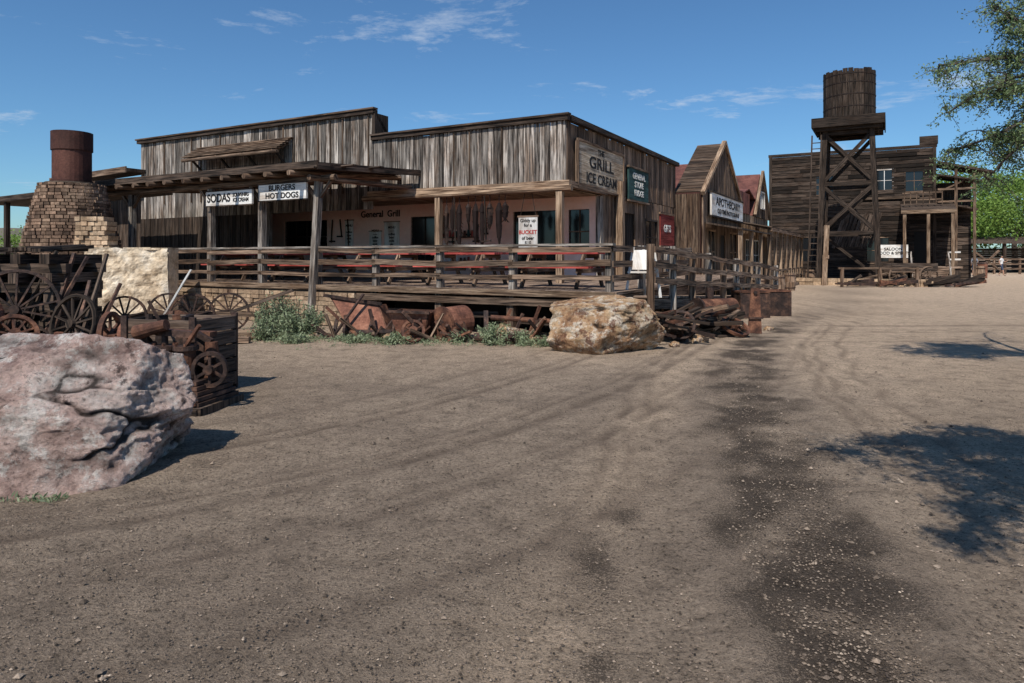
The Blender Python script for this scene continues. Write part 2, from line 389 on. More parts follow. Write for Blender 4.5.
for h in holes:
    if h[2]>FL+.1: mb.box(h[0],h[1],2.3,2.44,FL,h[2],'pink',1)
    mb.box(h[0],h[1],2.3,2.44,h[3],3.32,'pink',1)
mb.build('pink_adobe_wall',G)
mb=MB()
for h in holes:
    window(mb,'front',h[0],h[1],h[2],h[3],2.42,'dark' if h[0]<-3 else 'brown',2 if h[1]-h[0]<1.6 else 4,2)
mb.build('windows_and_doors',G)
mb=MB()
a=-13.2
while a<-.1:
    mb.box(a,a+.17,.01,2.29,3.305,3.335,'tan'); a+=.18
for x in (-.09,-3.75,-10.4): mb.beam((x,-.1,FL),(x,-.1,3.34),.16,.16,'tan' if x>-9 else 'grey',.9)
mb.beam((-.02,2.36,FL),(-.02,2.36,3.3),.16,.16,'grey',1.0)
mb.beam((.2,3.45,FL),(.2,3.45,3.8),.2,.2,'tan',.9)
mb.box(-.10,.03,-.03,.03,3.44,5.0,'grey',.9)
mb.build('porch_posts',G)
mb=MB()
zf=lambda y: 3.62+(y+3.9)*.07
y=-3.95
while y<-.16:
    mb.beam((-13.6,y,zf(y)+.05),(-4.45,y,zf(y)+.05),.19,.035,'dark',R(.6,1.6),up=(0,-.07,1)); y+=.2
x=-13.4
while x<-4.4:
    mb.cyl((x,-4.2+R(-.1,.1),zf(-4.15)-.04),(x,-.05,zf(-.05)-.04),.065,.075,8,'brown',R(.7,1.4)); x+=.75
mb.beam((-13.6,-3.98,3.74),(-4.4,-3.98,3.74),.05,.16,'dark',1.3)
mb.beam((-4.42,-3.98,3.70),(-4.42,-.05,3.95),.06,.16,'dark',1.3)
mb.cyl((-13.7,-3.5,3.47),(-4.3,-3.5,3.47),.085,.08,10,'brown',.9)
mb.cyl((-4.75,-3.9,3.46),(-4.75,0,3.55),.07,.07,10,'brown',1.0)
for k in range(26):
    x=R(-13,-5.5); yy=R(-3.7,-.5); mb.beam((x,yy,zf(yy)+.09),(x+R(.8,2.2),yy+R(-.2,.2),zf(yy)+.11),.16,.03,'dark',R(.6,1.8))
mb.build('porch_canopy',G)
mb=MB()
for x in (-4.86,-6.77,-8.72,-12.2):
    mb.beam((x,-3.5 if x!=-4.86 else -3.72,0 if x in(-4.86,) else .2),(x+R(-.03,.03),-3.5,3.4),.15,.15,'grey',.7)
    for s_ in(-1,1): mb.beam((x,-3.5,2.95),(x+s_*.42,-3.5,3.4),.07,.07,'brown')
mb.build('canopy_posts',G)
mb=MB()
x=-10.5
while x<2.62:
    w=.15; mb.box(x,x+w-.012,-3.62,2.29 if x<-.1 else 10.5,FL-.05,FL,'deck'); x+=w
mb.beam((-10.5,-3.63,FL-.06),(2.65,-3.63,FL-.06),.05,.12,'tan',.6)
mb.beam((-3.55,-3.60,FL-.24),(2.65,-3.60,FL-.24),.06,.14,'brown',.6)
mb.beam((2.62,-3.5,FL-.2),(2.62,10.5,FL-.2),.08,.26,'brown',.9)
for i in range(5):
    a0=-3.5+i*1.2; mb.beam((a0,-3.4,.36+R(-.06,.06)),(a0+1.15,-3.4,.36+R(-.08,.08)),.05,.12,'dark',R(.7,1.6))
for x in (-3.1,-1.33,.427,2.55): mb.beam((x,-3.5,-.05),(x,-3.5,FL-.05),.16,.16,'brown',.7)
for yy in (-.5,2.5,5.5,8.5): mb.beam((2.55,yy,-.05),(2.55,yy,FL-.05),.16,.16,'brown')
mb.box(-3.4,2.4,-2.4,-2.35,-.05,FL-.06,'black',1)
mb.box(2.2,2.25,-2.3,10.4,-.05,FL-.06,'dark',.5)
mb.build('deck',G)
mb=MB()
px_=[-10.42,-8.72,-6.77,-4.86,-3.1,-1.33,.427,2.5]
for x in px_:
    mb.beam((x,-3.47,FL-.25 if x not in(-1.33,.427) else .25),(x+R(-.03,.03),-3.47,1.86),.13,.13,'grey',R(.6,.9))
for i in range(len(px_)-1):
    for z,h,m_ in((1.74,.10,'brown'),(1.47,.12,'brown'),(1.20,.09,'brown')):
        mb.beam((px_[i]-.05,-3.56,z+R(-.03,.03)),(px_[i+1]+.05,-3.56,z+R(-.03,.03)),.04,h,m_,R(.5,1.1))
mb.beam((-10.5,-3.5,1.825),(2.6,-3.5,1.835),.17,.045,'grey',.8)
for yy in (-1.6,.3,2.2): mb.beam((2.5,yy,FL-.2),(2.5,yy,1.84),.13,.13,'grey')
for z in(1.76,1.47,1.2): mb.beam((2.56,-3.5,z),(2.56,2.3,z),.04,.12,'brown')
mb.build('deck_railing',G)
mb=MB()
mb.box(-10.5,-3.6,-3.58,-2.9,-.1,FL-.13,'mortar',1)
z=0.0
while z<FL-.2:
    h=R(.09,.14); x=-10.5
    while x<-3.6:
        w=R(.14,.34); mb.box(x+.008,min(x+w,-3.6)-.008,-3.62-R(0,.06),-3.56,z+.006,z+h-.006,'stone',R(.6,1.1)); x+=w
    z+=h
mb.build('stone_skirt',G)
S=empty('soda_sign',W(-7.75,-3.66,0),RZ); mb=MB(); mb.box(-.92,.82,-.03,.03,2.94,3.30,'white',1.0); mb.box(-.96,.86,-.035,-.02,3.30,3.33,'dark');mb.box(-.96,.86,-.035,-.02,2.91,2.94,'dark'); mb.build('board',S)
text('SODAS',S,(-.42,-.036,3.12),.30,'front',sx=.95); text('SOUVENIRS\nICE CREAM',S,(.42,-.036,3.12),.13,'front',sx=.9)
S=empty('burger_sign',W(-5.8,-3.66,0),RZ); mb=MB(); mb.box(-.88,.74,-.03,.03,3.0,3.38,'white',1.0); mb.box(-.92,.78,-.035,-.02,3.38,3.41,'dark');mb.box(-.92,.78,-.035,-.02,2.97,3.0,'dark'); mb.build('board',S)
text('BURGERS\nHOT DOGS',S,(-.07,-.036,3.19),.19,'front',sx=1.15)
S=empty('grill_and_ice_cream_sign',W(.09,2.05,0),RZ); mb=MB(); mb.box(0,.06,-1.55,1.75,3.42,4.58,'signtan',1.15)
for z in(3.40,4.6): mb.box(.0,.09,-1.6,1.8,z-.03,z+.03,'brown')
mb.box(.0,.09,-1.62,-1.56,3.43,4.57,'brown');mb.box(.0,.09,1.76,1.82,3.43,4.57,'brown'); mb.build('board',S)
text('THE',S,(.066,0,4.42),.22,'side',sx=1.2);text('GRILL',S,(.066,0.05,4.1),.44,'side',sx=1.6);text('ICE CREAM',S,(.066,.08,3.68),.38,'side',sx=1.2)
S=empty('shop_hanging_sign',W(.09,5.3,0),RZ); mb=MB(); mb.box(0,.06,-.95,.95,3.35,4.35,'teal',1); 
for z in(3.33,4.37): mb.box(.0,.09,-1,1,z-.03,z+.03,'brown')
mb.build('board',S); text('GENERAL\nSTORE\nFUDGE',S,(.066,0,3.85),.26,'side','inkw',sx=1.1)
S=empty('red_wall_sign',W(.05,8.6,0),RZ); mb=MB(); mb.box(0,.05,-.8,.9,2.0,3.1,'redpaint',.55); mb.box(0,.07,-.86,.96,3.1,3.17,'brown'); mb.box(0,.07,-.86,.96,1.93,2.0,'brown'); mb.build('board',S)
text('GIFTS',S,(.056,0,2.6),.35,'side','inkw')
for (x,z0,z1,w) in((-9.15,1.95,2.85,.35),(-8.0,1.95,2.45,.5),(-7.3,1.85,2.75,.62)):
    S=empty('wall_poster',W(x,2.29,0),RZ); mb=MB(); mb.box(-w/2,w/2,-.02,0,z0,z1,'white',.95)
    mb.box(-w/2-.03,w/2+.03,-.028,-.001,z1,z1+.03,'brown'); mb.box(-w/2-.03,w/2+.03,-.028,-.001,z0-.03,z0,'brown'); mb.build('board',S)
    text('MENU\n-----\ncoffee\nbeer\nsoda\npie',S,(0,-.023,(z0+z1)/2),.11,'front')
text('General  Grill',G,(-7.8,2.285,3.03),.3,'front','ink','wall_lettering')
S=empty('buckets_of_beer_poster',W(-1.0,-.06,0),RZ); mb=MB(); mb.box(-.27,.27,-.02,0,1.85,2.62,'white',.8); mb.box(-.3,.3,-.03,-.001,2.62,2.66,'brown'); mb.beam((-.22,0,2.66),(-.1,0,3.25),.015,.015,'dark');mb.beam((.22,0,2.66),(.1,0,3.25),.015,.015,'dark'); mb.build('board',S)
text('Giddy up\nfor a',S,(0,-.023,2.47),.12,'front');text('BUCKET',S,(0,-.023,2.23),.14,'front','inkr');text('of beer\n$10',S,(0,-.023,2.02),.12,'front')
# hanging dried chilies, harness and tools under the beam
mb=MB()
LN=[1.45,1.0,1.55,.75,1.3,1.5,.9,1.35,.7]
for i in range(9):
    x=-3.5+i*.235+R(-.03,.03); top=3.22; ln=LN[i]; wd_=R(.06,.09)
    mb.cyl((x,-.12,top),(x,-.12,top-.22),.012,.012,5,'chili')
    zz_=[0,.18,.5,.8,1.0]; rr_=[.3,1,.85,.6,.12]
    for k in range(4):
        a_=top-.2-(ln-.2)*zz_[k];c_=top-.2-(ln-.2)*zz_[k+1]
        mb.cyl((x,-.12,a_),(x+R(-.01,.01),-.12,c_),wd_*rr_[k],wd_*rr_[k+1],7,'chili' if i%3 else 'rustdark',.5,caps=False,jit=.25)
    if i%2==0:
        for q in range(14):
            zq=top-.25-(ln-.3)*R(0,1); t=R(0,6.3); mb.beam((x,-.12,zq),(x+.11*math.cos(t),-.12+.08*math.sin(t),zq-.1),.03,.025,'chili',w1=.01,h1=.01)
for x,l in((-3.15,1.35),(-2.2,1.2)):
    mb.beam((x,-.24,3.2),(x+.05,-.24,3.2-l),.03,.03,'dark',.5); mb.beam((x-.14,-.24,3.2-l),(x+.2,-.24,3.2-l+.03),.05,.04,'rustdark',.5)
mb.build('hanging_chilies_and_tools',G)
mb=MB()
for i in range(9):
    x=-9.9+.35*i if i<3 else -5.2+.3*(i-3); l=R(.5,1.1); mb.beam((x,2.25,2.9),(x+R(-.1,.1),2.25,2.9-l),.035,.03,'brown',.4); mb.beam((x-.12,2.24,2.9-l*.95),(x+.12,2.24,2.9-l*.95),.05,.05,'rustdark',.6)
for k in range(3):
    z=1.35+k*.42; mb.box(-5.3,-4.0,2.05,2.28,z,z+.035,'brown',.8)
    for q in range(9): x=-5.2+q*.14; mb.cyl((x,2.15,z+.036),(x,2.15,z+R(.14,.26)),.045,.035,8,random.choice(['redpaint','white','rust','teal','redpaint']),1)
mb.build('wall_hung_tools_and_shelves',G)
mb=MB()
vboards(mb,-21.5,-17.3,0,4.45,.6,'dark',.22,tones=(.8,2.0))
mb.box(-21.5,-17.3,.65,7,0,4.4,'dark',.6)
mb.beam((-21.9,-.3,4.6),(-16.9,-.3,4.75),.9,.12,'dark',1.1); mb.beam((-21.9,-.78,4.6),(-16.9,-.78,4.75),.05,.22,'brown',.9)
mb.beam((-21.8,-2.4,3.55),(-13.8,-2.4,3.7),2.6,.07,'dark',1.2)
mb.beam((-21.8,-3.72,3.5),(-13.8,-3.72,3.65),.06,.18,'dark',1.0)
for x in(-21.3,-19,-16.6,-14.3): mb.beam((x,-3.6,0),(x,-3.6,3.45),.14,.14,'dark')
for k in range(6): mb.beam((-21,-3.2,.3+k*.3),(-14,-3.2,.35+k*.3),.05,.2,'dark',R(.7,1.6))
mb.build('side_shed',G)

RM=empty('ramp_walkway'); mb=MB()
p0=Vector((2.65,13.3,0));p1=Vector((8.9,23.2,0));d=(p1-p0);nn=9
wl=Vector((-d.y,d.x,0)).normalized()
for i in range(int(d.length/.16)):
    q=p0+d*(i*.16/d.length); z=.82-.57*(i*.16/d.length); mb.beam(q+Z*z,q+wl*1.6+Z*z,.15,.04,'deck')
for e in(0,1.55): mb.beam(p0+wl*e+Z*.68,p1+wl*e+Z*.12,.07,.2,'brown',.9)
for i in range(nn+1):
    q=p0+d*(i/nn)-wl*.05; f=.78-.55*i/nn; mb.beam(q+Z*(-.05),q+Z*(f+1.06+R(-.04,.06)),.13,.13,'grey' if i%2 else 'brown',.8)
    if i<nn:
        q2=p0+d*((i+1)/nn)-wl*.05;f2=.78-.55*(i+1)/nn
        for h in(.98,.66,.36): mb.beam(q+Z*(f+h+R(-.03,.03))-wl*.08,q2+Z*(f2+h+R(-.03,.03))-wl*.08,.04,.12,'brown',R(.6,1.4))
mb.build('ramp_and_rail',RM)

def table(a,b,L=1.9):
    T=empty('picnic_table',W(a,b,FL),RZ); mb=MB()
    for k in range(4): mb.box(-L/2,L/2,-.36+k*.185,-.36+k*.185+.17,.71,.755,'redpaint',R(.8,1.2))
    for s in(-.72,.72):
        for k in range(2): mb.box(-L/2,L/2,s-.13+k*.135,s-.01+k*.135,.42,.455,'redpaint',R(.8,1.2))
    for x in(-L*.33,L*.33):
        mb.beam((x,-.3,.71),(x,-.72,0),.05,.1,'brown');mb.beam((x,.3,.71),(x,.72,0),.05,.1,'brown');mb.beam((x+.05,-.8,.37),(x+.05,.8,.37),.04,.1,'brown');mb.beam((x+.05,-.36,.67),(x+.05,.36,.67),.04,.09,'brown')
    mb.build('tabletop_and_benches',T)
for a_,b_ in((-9.2,-1.9),(-6.6,-2.1),(-4.0,-2.0),(-1.6,-2.0),(.9,-2.1),(-7.8,.9),(-3.6,1.0)): table(a_,b_)

# ------------------------------------------------------------------ CHIMNEY
CH=empty('stone_chimney',(-12.05,18.7,0)); mb=MB()
def cr(z): return 1.22 if z<1.6 else 1.22-(z-1.6)*.23 if z<3.6 else .76
mb.cyl((0,0,-.1),(0,0,1.6),1.12,1.12,20,'mortar',.8); mb.cyl((0,0,1.6),(0,0,3.62),1.1,.64,20,'mortar',.8)
z=0
while z<3.56:
    h=R(.075,.11); r=cr(z+h/2); t=R(0,1); t_end=t+6.28
    while t<t_end:
        w=R(.10,.24)/r
        tm=t+w/2; e=Vector((math.cos(tm),math.sin(tm),0)); q=e*(r-.08+R(0,.045)); tg=Vector((-e.y,e.x,0))
        mb.beam(q-tg*(w*r/2-.010)+Z*(z+h/2),q+tg*(w*r/2-.010)+Z*(z+h/2),.16,h-.016,'chim',R(.45,1.6)); t+=w
    z+=h
mb.build('stone_base',CH)
mb=MB(); mb.cyl((0,0,3.5),(0,0,4.98),.47,.47,28,'pipe',1.1,caps=False); mb.cyl((0,0,4.5),(0,0,5.0),.50,.50,28,'pipe',.7,caps=False);mb.cyl((0,0,3.6),(0,0,3.68),.5,.5,28,'pipe',.8); mb.cyl((0,0,4.6),(0,0,4.62),.46,.46,28,'black',1)
mb.build('metal_flue',CH)
mb=MB()
mb.box(-10.6,-8.55,17.0,17.5,-.1,1.78,'wash',1)
def wv(x,z): return .09*noise.fractal((x*2.4,z*2.4,4),1,2,5)
b0=len(mb.v)
for j in range(37):
    for i in range(42): x=-10.62+i*2.09/41; z=-.05+j*1.85/36; mb.v.append(Vector((x,16.93-wv(x,z),z+ (.07*noise.noise((x*3,7,0)) if j==36 else 0))))
for j in range(36):
    for i in range(41): q=b0+j*42+i; mb.face([q,q+1,q+43,q+42],'wash',1,[(0,0)]*4)
x=-10.6
while x<-8.6: w=R(.2,.4); mb.box(x,min(x+w-.01,-8.55),16.95,17.5,1.78,1.78+R(.03,.08),'wash',R(.7,1.1)); x+=w
z=1.78
while z<2.62:
    x=-10.95+R(0,.05)
    while x<-10.15-(z-1.7)*.15: w=R(.10,.18); mb.box(x,x+w-.012,17.02+R(0,.06),17.5,z+.006,z+.11,'stone',R(.6,1.5)); x+=w
    z+=.12
mb.build('limewashed_stone_wall')

# timber crib
mb=MB()
X0,X1,Y0,Y1=-9.0,-7.95,11.9,12.9; z=.08;k=0
while z<1.62:
    for yy in((Y0,Y1) if k%2==0 else ()): mb.beam((X0-.25+R(-.1,.1),yy,z),(X1+.15+R(-.1,.1),yy,z),.17,.17,'dark',R(.8,2.2))
    if k%2==1:
        for xx in(X0,(X0+X1)/2,X1): mb.beam((xx,Y0-.25+R(-.1,.1),z),(xx,Y1+.2,z),.17,.17,'dark',R(.8,2.2))
    z+=.165;k+=1
mb.box(X0+.1,X1-.1,Y0+.15,Y1-.1,0,1.5,'black',1)
for i in range(9): mb.beam((X0+.1*i+R(-.3,.2),Y0-.1,1.70+R(0,.05)),(X0+R(.2,1.1),Y1,1.72+R(0,.1)),.14,.06,'dark',R(.9,2.))
mb.build('timber_crib')
mb=MB(); mb.wheel((-8.25,11.35,.72),(.25,-1,.12),.68,14,.05,.06,'rustdark',28); mb.build('wagon_wheel')
mb=MB(); mb.wheel((-7.2,11.2,.5),(-.35,-1,.2),.5,12,.05,.06,'dark',24); mb.build('wagon_wheel')
mb=MB(); mb.wheel((-7.95,10.9,.36),(.6,-.6,.4),.34,10,.06,.08,'rust',24); mb.build('iron_wheel')
mb=MB()
for k in range(9): 
    x=R(-8.9,-7.2); mb.beam((x,11.5+R(-.2,.2),.02),(x+R(-.5,.5),12.1,R(1.0,1.9)),.05,.05,'dark' if k%2 else 'rustdark',R(1,2.5))
mb.build('leaning_timbers')
mb=MB()
for k in range(30):
    x=R(-7.8,-5.0);y=10.4+R(-.5,.7)-(x+6)*.25; a_=R(-.5,.5); l=R(.15,.5)
    mb.beam((x-l,y-a_*l,R(.03,.2)),(x+l,y+a_*l,R(.03,.35)),R(.04,.12),R(.04,.12),random.choice(['rust','rustdark','dark','brown','rustdark']),R(.7,1.4))
for k in range(10):
    x=R(-7.6,-5.2);y=10.8+R(-.4,.4)-(x+6)*.2; r=R(.07,.17); mb.cyl((x,y,.0),(x+R(-.1,.1),y,R(.2,.55)),r,r*R(.6,1.),14,random.choice(['rust','rustdark','rustred']))
for k in range(4):
    mb.wheel((R(-7.3,-5.2),R(9.9,10.9),.24),(R(-.6,.6),-1,R(0,.5)),R(.18,.26),6,.04,.05,random.choice(['rust','rustdark']),20,.05,.03)
mb.build('scrap_machinery_parts')
mb=MB(); mb.cyl((-8.75,10.9,.62),(-8.75,11.3,.62),.36,.36,22,'rustred',1.1); mb.cyl((-8.75,10.86,.62),(-8.75,10.9,.62),.39,.39,22,'rust'); mb.cyl((-8.75,10.8,.62),(-8.75,10.87,.62),.1,.1,12,'rustdark');mb.box(-9.05,-8.45,10.95,11.3,-.02,.28,'dark'); mb.build('rusted_boiler')
mb=MB()
for (x,y,r) in((-7.6,13.4,.42),(-6.35,13.55,.44),(-7.3,14.5,.42),(-6.05,14.6,.42)): mb.wheel((x,y,r),(.15,-1,0),r,12,.04,.05,'rustdark',24,.06,.028)
mb.beam((-7.6,13.4,.42),(-7.3,14.5,.42),.09,.09,'dark'); mb.beam((-6.35,13.55,.42),(-6.05,14.6,.42),.09,.09,'dark'); mb.beam((-7.45,13.95,.45),(-5.0,14.0,.42),.09,.09,'brown',.6)
mb.beam((-5.6,13.6,.5),(-4.3,13.4,.95),.06,.06,'dark',1.8)
mb.beam((-6.95,13.2,.1),(-6.3,13.4,1.35),.14,.03,'white',.9)
mb.build('freight_wagon')
mb=MB(); mb.wheel((-6.0,12.2,.33),(.5,-1,.1),.32,8,.07,.07,'rust',22);mb.wheel((-5.45,12.5,.28),(-.3,-1,.1),.27,6,.05,.06,'rustdark',20); mb.beam((-6.6,12.3,.33),(-5.2,12.5,.3),.06,.06,'rust'); mb.build('gear_wheels')

# near mining machinery: hoist engine and a dark timber ore crate
MM=empty('mining_hoist_engine',(-3.5,7.3,0),math.radians(-10)); MM.scale=(1.08,1.08,1.12); mb=MB()
mb.box(-.5,.42,-.36,.36,-.03,.07,'dark',1.5)
for x in(-.46,-.22,.02,.26): mb.box(x,x+.13,-.385,-.361,.0,.06,'dark',.9)
for k in range(5): mb.box(-.46+.03*k,.38-.02*k,-.33+.02*k,.33-.02*k,.071+.045*k,.071+.045*k+.036,'rustdark',R(.8,1.5))
for k in range(9): mb.cyl((-.42+k*.095,-.345,.09),(-.42+k*.095,-.345,.12),.018,.018,6,'rust')
for x0 in(-.36,-.13,.10):
    mb.cyl((x0,-.12,.29),(x0,-.12,.56),.09,.09,16,'rust',.8); mb.cyl((x0,-.12,.56),(x0,-.12,.60),.12,.12,16,'rustdark',1.2); mb.cyl((x0,-.12,.30),(x0,-.12,.34),.12,.12,16,'rustdark',1.0)
    mb.cyl((x0,-.12,.60),(x0,-.12,.72),.03,.03,8,'rustdark')
    for q in range(6): t=q*1.047; mb.cyl((x0+.1*math.cos(t),-.12+.1*math.sin(t),.60),(x0+.1*math.cos(t),-.12+.1*math.sin(t),.625),.013,.013,6,'rust')
    mb.cyl((x0,.14,.29),(x0,.14,.66),.075,.06,14,'rustdark')
mb.beam((-.46,-.12,.74),(.2,-.12,.70),.05,.06,'rustdark',1.3); mb.beam((-.45,.14,.70),(.22,.14,.68),.12,.05,'rust',.8)
mb.cyl((-.5,0,.46),(.36,0,.46),.035,.035,10,'rustdark'); mb.wheel((-.5,0,.46),(1,.05,0),.22,6,.035,.05,'rustdark',24,.05,.03)
mb.wheel((.34,-.1,.38),(.25,-1,0),.17,6,.035,.05,'rustdark',22,.045,.025); mb.wheel((-.22,-.36,.40),(0,-1,0),.13,5,.03,.04,'rustdark',20,.03,.02)
mb.cyl((-.38,-.2,.72),(-.05,-.2,.80),.07,.05,12,'rust',.8); mb.beam((-.35,.2,.67),(-.48,.1,1.0),.03,.03,'rustdark');mb.beam((.12,-.15,.6),(.3,-.2,.80),.03,.03,'rust');mb.cyl((.26,.05,.29),(.26,.05,.62),.1,.06,14,'rust',.7)
mb.beam((.26,.05,.62),(.05,.05,.72),.05,.05,'rustdark')
mb.build('engine_block',MM)
CR=empty('wooden_ore_crate',(-3.95,8.15,0),math.radians(-14)); mb=MB()
for k in range(5):
    z=.05+k*.17
    for y in(-.34,.34): mb.box(-.5,.5,y-.02,y+.02,z,z+.15,'dark',R(1,2.4))
    for x in(-.48,.48): mb.box(x-.02,x+.02,-.32,.32,z,z+.15,'dark',R(1,2.4))
for x in(-.46,.46):
    for y in(-.37,.37): mb.box(x-.04,x+.04,y-.015,y+.015,0,.92,'rustdark',1.2)
for k in range(14): x=R(-.38,.38);y=R(-.24,.24); mb.cyl((x,y,.5),(x+R(-.05,.05),y+R(-.05,.05),R(.75,.95)),R(.06,.12),R(.03,.08),6,random.choice(['stone','rust','rustdark']),R(.5,1),jit=.2)
mb.build('planks_and_ore',CR)
mb=MB(); 
mb.box(-5.15,-4.55,8.5,9.1,-.03,.12,'dark',1.5);mb.box(-5.1,-5.0,8.6,9.0,.12,.62,'rust');mb.box(-4.7,-4.6,8.6,9.0,.12,.62,'rust')
mb.cyl((-5.25,8.8,.6),(-4.45,8.8,.6),.05,.05,10,'rustdark'); mb.cyl((-5.0,8.8,.6),(-4.7,8.8,.6),.17,.17,18,'rustred'); mb.wheel((-5.18,8.8,.6),(1,.1,0),.3,6,.05,.06,'rust',24); mb.wheel((-4.5,8.8,.6),(1,.1,0),.26,16,.05,.06,'rustdark',24)
mb.build('cable_winch')

# ------------------------------------------------------------------ BOULDERS
def rockmat(name,cols,spots,crack,cut=.56):
    m,nt,b=newmat(name);tc=N(nt,'ShaderNodeTexCoord');o=tc.outputs['Object']
    f=noise_n(nt,o,2.2,10,.7,.1); c=ramp(nt,f,[(.33+.10*i,k) for i,k in enumerate(cols)])
    f2=noise_n(nt,o,5.0,10,.78,.1); c=mixc(nt,ramp(nt,f2,[(.51,0),(.58,.9)]),c,spots)
    f4=noise_n(nt,o,3.1,10,.78,0.1); c=mixc(nt,ramp(nt,f4,[(cut,0),(cut+.05,.85)]),c,crack)
    f3=noise_n(nt,o,26,8,.8); c=mixc(nt,1.0,c,ramp(nt,f3,[(.34,.3),(.46,.85),(.6,1.05),(.72,1.25)]),'MULTIPLY')
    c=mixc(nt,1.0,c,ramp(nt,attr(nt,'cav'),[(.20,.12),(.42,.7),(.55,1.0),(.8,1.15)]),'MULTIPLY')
    nt.links.new(c,b.inputs['Base Color']); bump(nt,b,math_n(nt,'ADD',math_n(nt,'MULTIPLY',f3,.8),math_n(nt,'MULTIPLY',f2,1.8)),1.0,.06); return m
M['rockpink']=rockmat('pink_granite',[(.26,.16,.14),(.58,.40,.34),(.74,.55,.48),(.80,.67,.60)],(.88,.80,.73),(.12,.08,.07),.57)
M['rocktan']=rockmat('ochre_quartz_rock',[(.14,.08,.05),(.46,.26,.14),(.64,.43,.25),(.66,.53,.39)],(.80,.70,.57),(.16,.06,.035),.53)
def rock(name,loc,dims,seed,mat,sub=6,rz=0,npl=16,hmin=.62,rough=.07,tilt=0,crk=1.0):
    import bmesh
    bm=bmesh.new(); bmesh.ops.create_icosphere(bm,subdivisions=sub,radius=1)
    rr=random.Random(seed); pl=[]
    for _ in range(npl):
        nrm=Vector((rr.gauss(0,1),rr.gauss(0,1),rr.gauss(0,.8))).normalized(); pl.append((nrm,rr.uniform(hmin,.95)))
    cav=[]
    for v in bm.verts:
        d=v.co.normalized(); s=seed*3.7
        dw=(d+.06*noise.noise_vector(d*2.0+Vector((s,0,0)))+.025*noise.noise_vector(d*9+Vector((s,0,0)))).normalized(); r=1.12
        for nrm,h in pl:
            k=dw.dot(nrm)
            if k>.05: r=min(r,h/k)
        q=d*r
        dist,pts_=noise.voronoi(q*1.7+Vector((s,0,0))+.35*noise.noise_vector(q*2.5)+.08*noise.noise_vector(q*9))
        e=dist[1]-dist[0]; blk=noise.cell(pts_[0]*37.7)
        f=noise.fractal(q*4+Vector((s,0,0)),.7,2.1,8)
        rg=noise.ridged_multi_fractal(q*2.6+Vector((0,s,0)),.9,2.1,6,1.0,2.0)-1.1
        gate=max(0,min(1,(noise.noise(q*1.4+Vector((s,s,0)))+.02)*6))
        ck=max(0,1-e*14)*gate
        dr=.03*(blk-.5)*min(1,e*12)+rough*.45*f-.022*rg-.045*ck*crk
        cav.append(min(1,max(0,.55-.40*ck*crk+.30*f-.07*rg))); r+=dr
        v.co=Vector((d.x*r*dims[0],d.y*r*dims[1],d.z*r*dims[2]))
    me=bpy.data.meshes.new(name); bm.to_mesh(me); bm.free()
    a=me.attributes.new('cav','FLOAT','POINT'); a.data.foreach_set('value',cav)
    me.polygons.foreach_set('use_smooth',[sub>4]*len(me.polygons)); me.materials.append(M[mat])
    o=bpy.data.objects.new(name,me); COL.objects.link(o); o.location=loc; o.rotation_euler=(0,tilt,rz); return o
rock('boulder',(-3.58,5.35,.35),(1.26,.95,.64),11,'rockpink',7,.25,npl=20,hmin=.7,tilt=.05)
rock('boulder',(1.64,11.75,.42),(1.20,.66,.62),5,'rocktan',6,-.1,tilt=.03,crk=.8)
rock('boulder',(-.1,12.9,.12),(.42,.28,.26),8,'rocktan',4)
rock('boulder',(.45,12.5,.08),(.25,.2,.18),9,'rocktan',4)
for i,(x,y,s) in enumerate(((-4.5,13.3,.16),(-3.9,13.4,.12),(-1.0,12.9,.14),(2.9,12.2,.09),(3.5,12.9,.12),(-2.4,13.1,.13),(5.6,14.9,.1),(-5.2,13.1,.14))): rock('small_rock',(x,y,s*.3),(s*1.3,s,s*.8),20+i,'rocktan',3)

# ------------------------------------------------------------------ SCRAP
mb=MB()
mb.poly([(-3.75,14.0,.80),(-3.15,13.45,.05),(-2.45,13.5,.06),(-2.75,13.95,.62)],(0,.03,0.0),'rustred',1.1)
mb.poly([(-3.75,14.0,.80),(-3.15,13.45,.05),(-3.3,14.3,.03),(-3.8,14.5,.70)],(.03,0,0),'rust',.8)
mb.poly([(-2.75,13.95,.62),(-2.45,13.5,.06),(-2.4,14.2,.04),(-2.7,14.5,.6)],(.03,0,0),'rust',.9)
mb.beam((-3.85,13.95,.82),(-2.65,13.9,.64),.06,.06,'rustdark');mb.beam((-3.5,13.2,.0),(-3.0,13.8,.85),.05,.04,'rustdark');mb.beam((-2.9,13.2,.0),(-3.7,13.6,.6),.05,.04,'rust')
mb.cyl((-3.2,13.35,.12),(-2.3,13.4,.12),.06,.06,10,'rustdark'); mb.wheel((-3.25,13.3,.17),(1,.1,0),.17,6,.04,.04,'rustdark',18,.04,.02);mb.wheel((-2.3,13.3,.17),(1,.1,0),.17,6,.04,.04,'rustdark',18,.04,.02)
mb.build('ore_hopper')
mb=MB()
mb.poly([(-2.35,13.1,.55),(-1.6,12.95,.53),(-1.72,13.15,.0),(-2.22,13.25,.0)],(.03,.04,0),'rustred',1.1)
mb.poly([(-2.35,13.1,.55),(-2.22,13.25,.0),(-2.1,13.8,.0),(-2.25,13.85,.55)],(.03,0,0),'rust',.8)
mb.poly([(-1.6,12.95,.53),(-1.72,13.15,.0),(-1.6,13.7,.0),(-1.5,13.75,.53)],(.03,0,0),'rust',.8)
mb.poly([(-2.25,13.85,.55),(-2.1,13.8,.0),(-1.6,13.7,.0),(-1.5,13.75,.53)],(0,.03,0),'rust',.7)
mb.beam((-2.4,13.07,.56),(-1.56,12.92,.54),.05,.05,'rustdark')
mb.build('ore_cart_body')
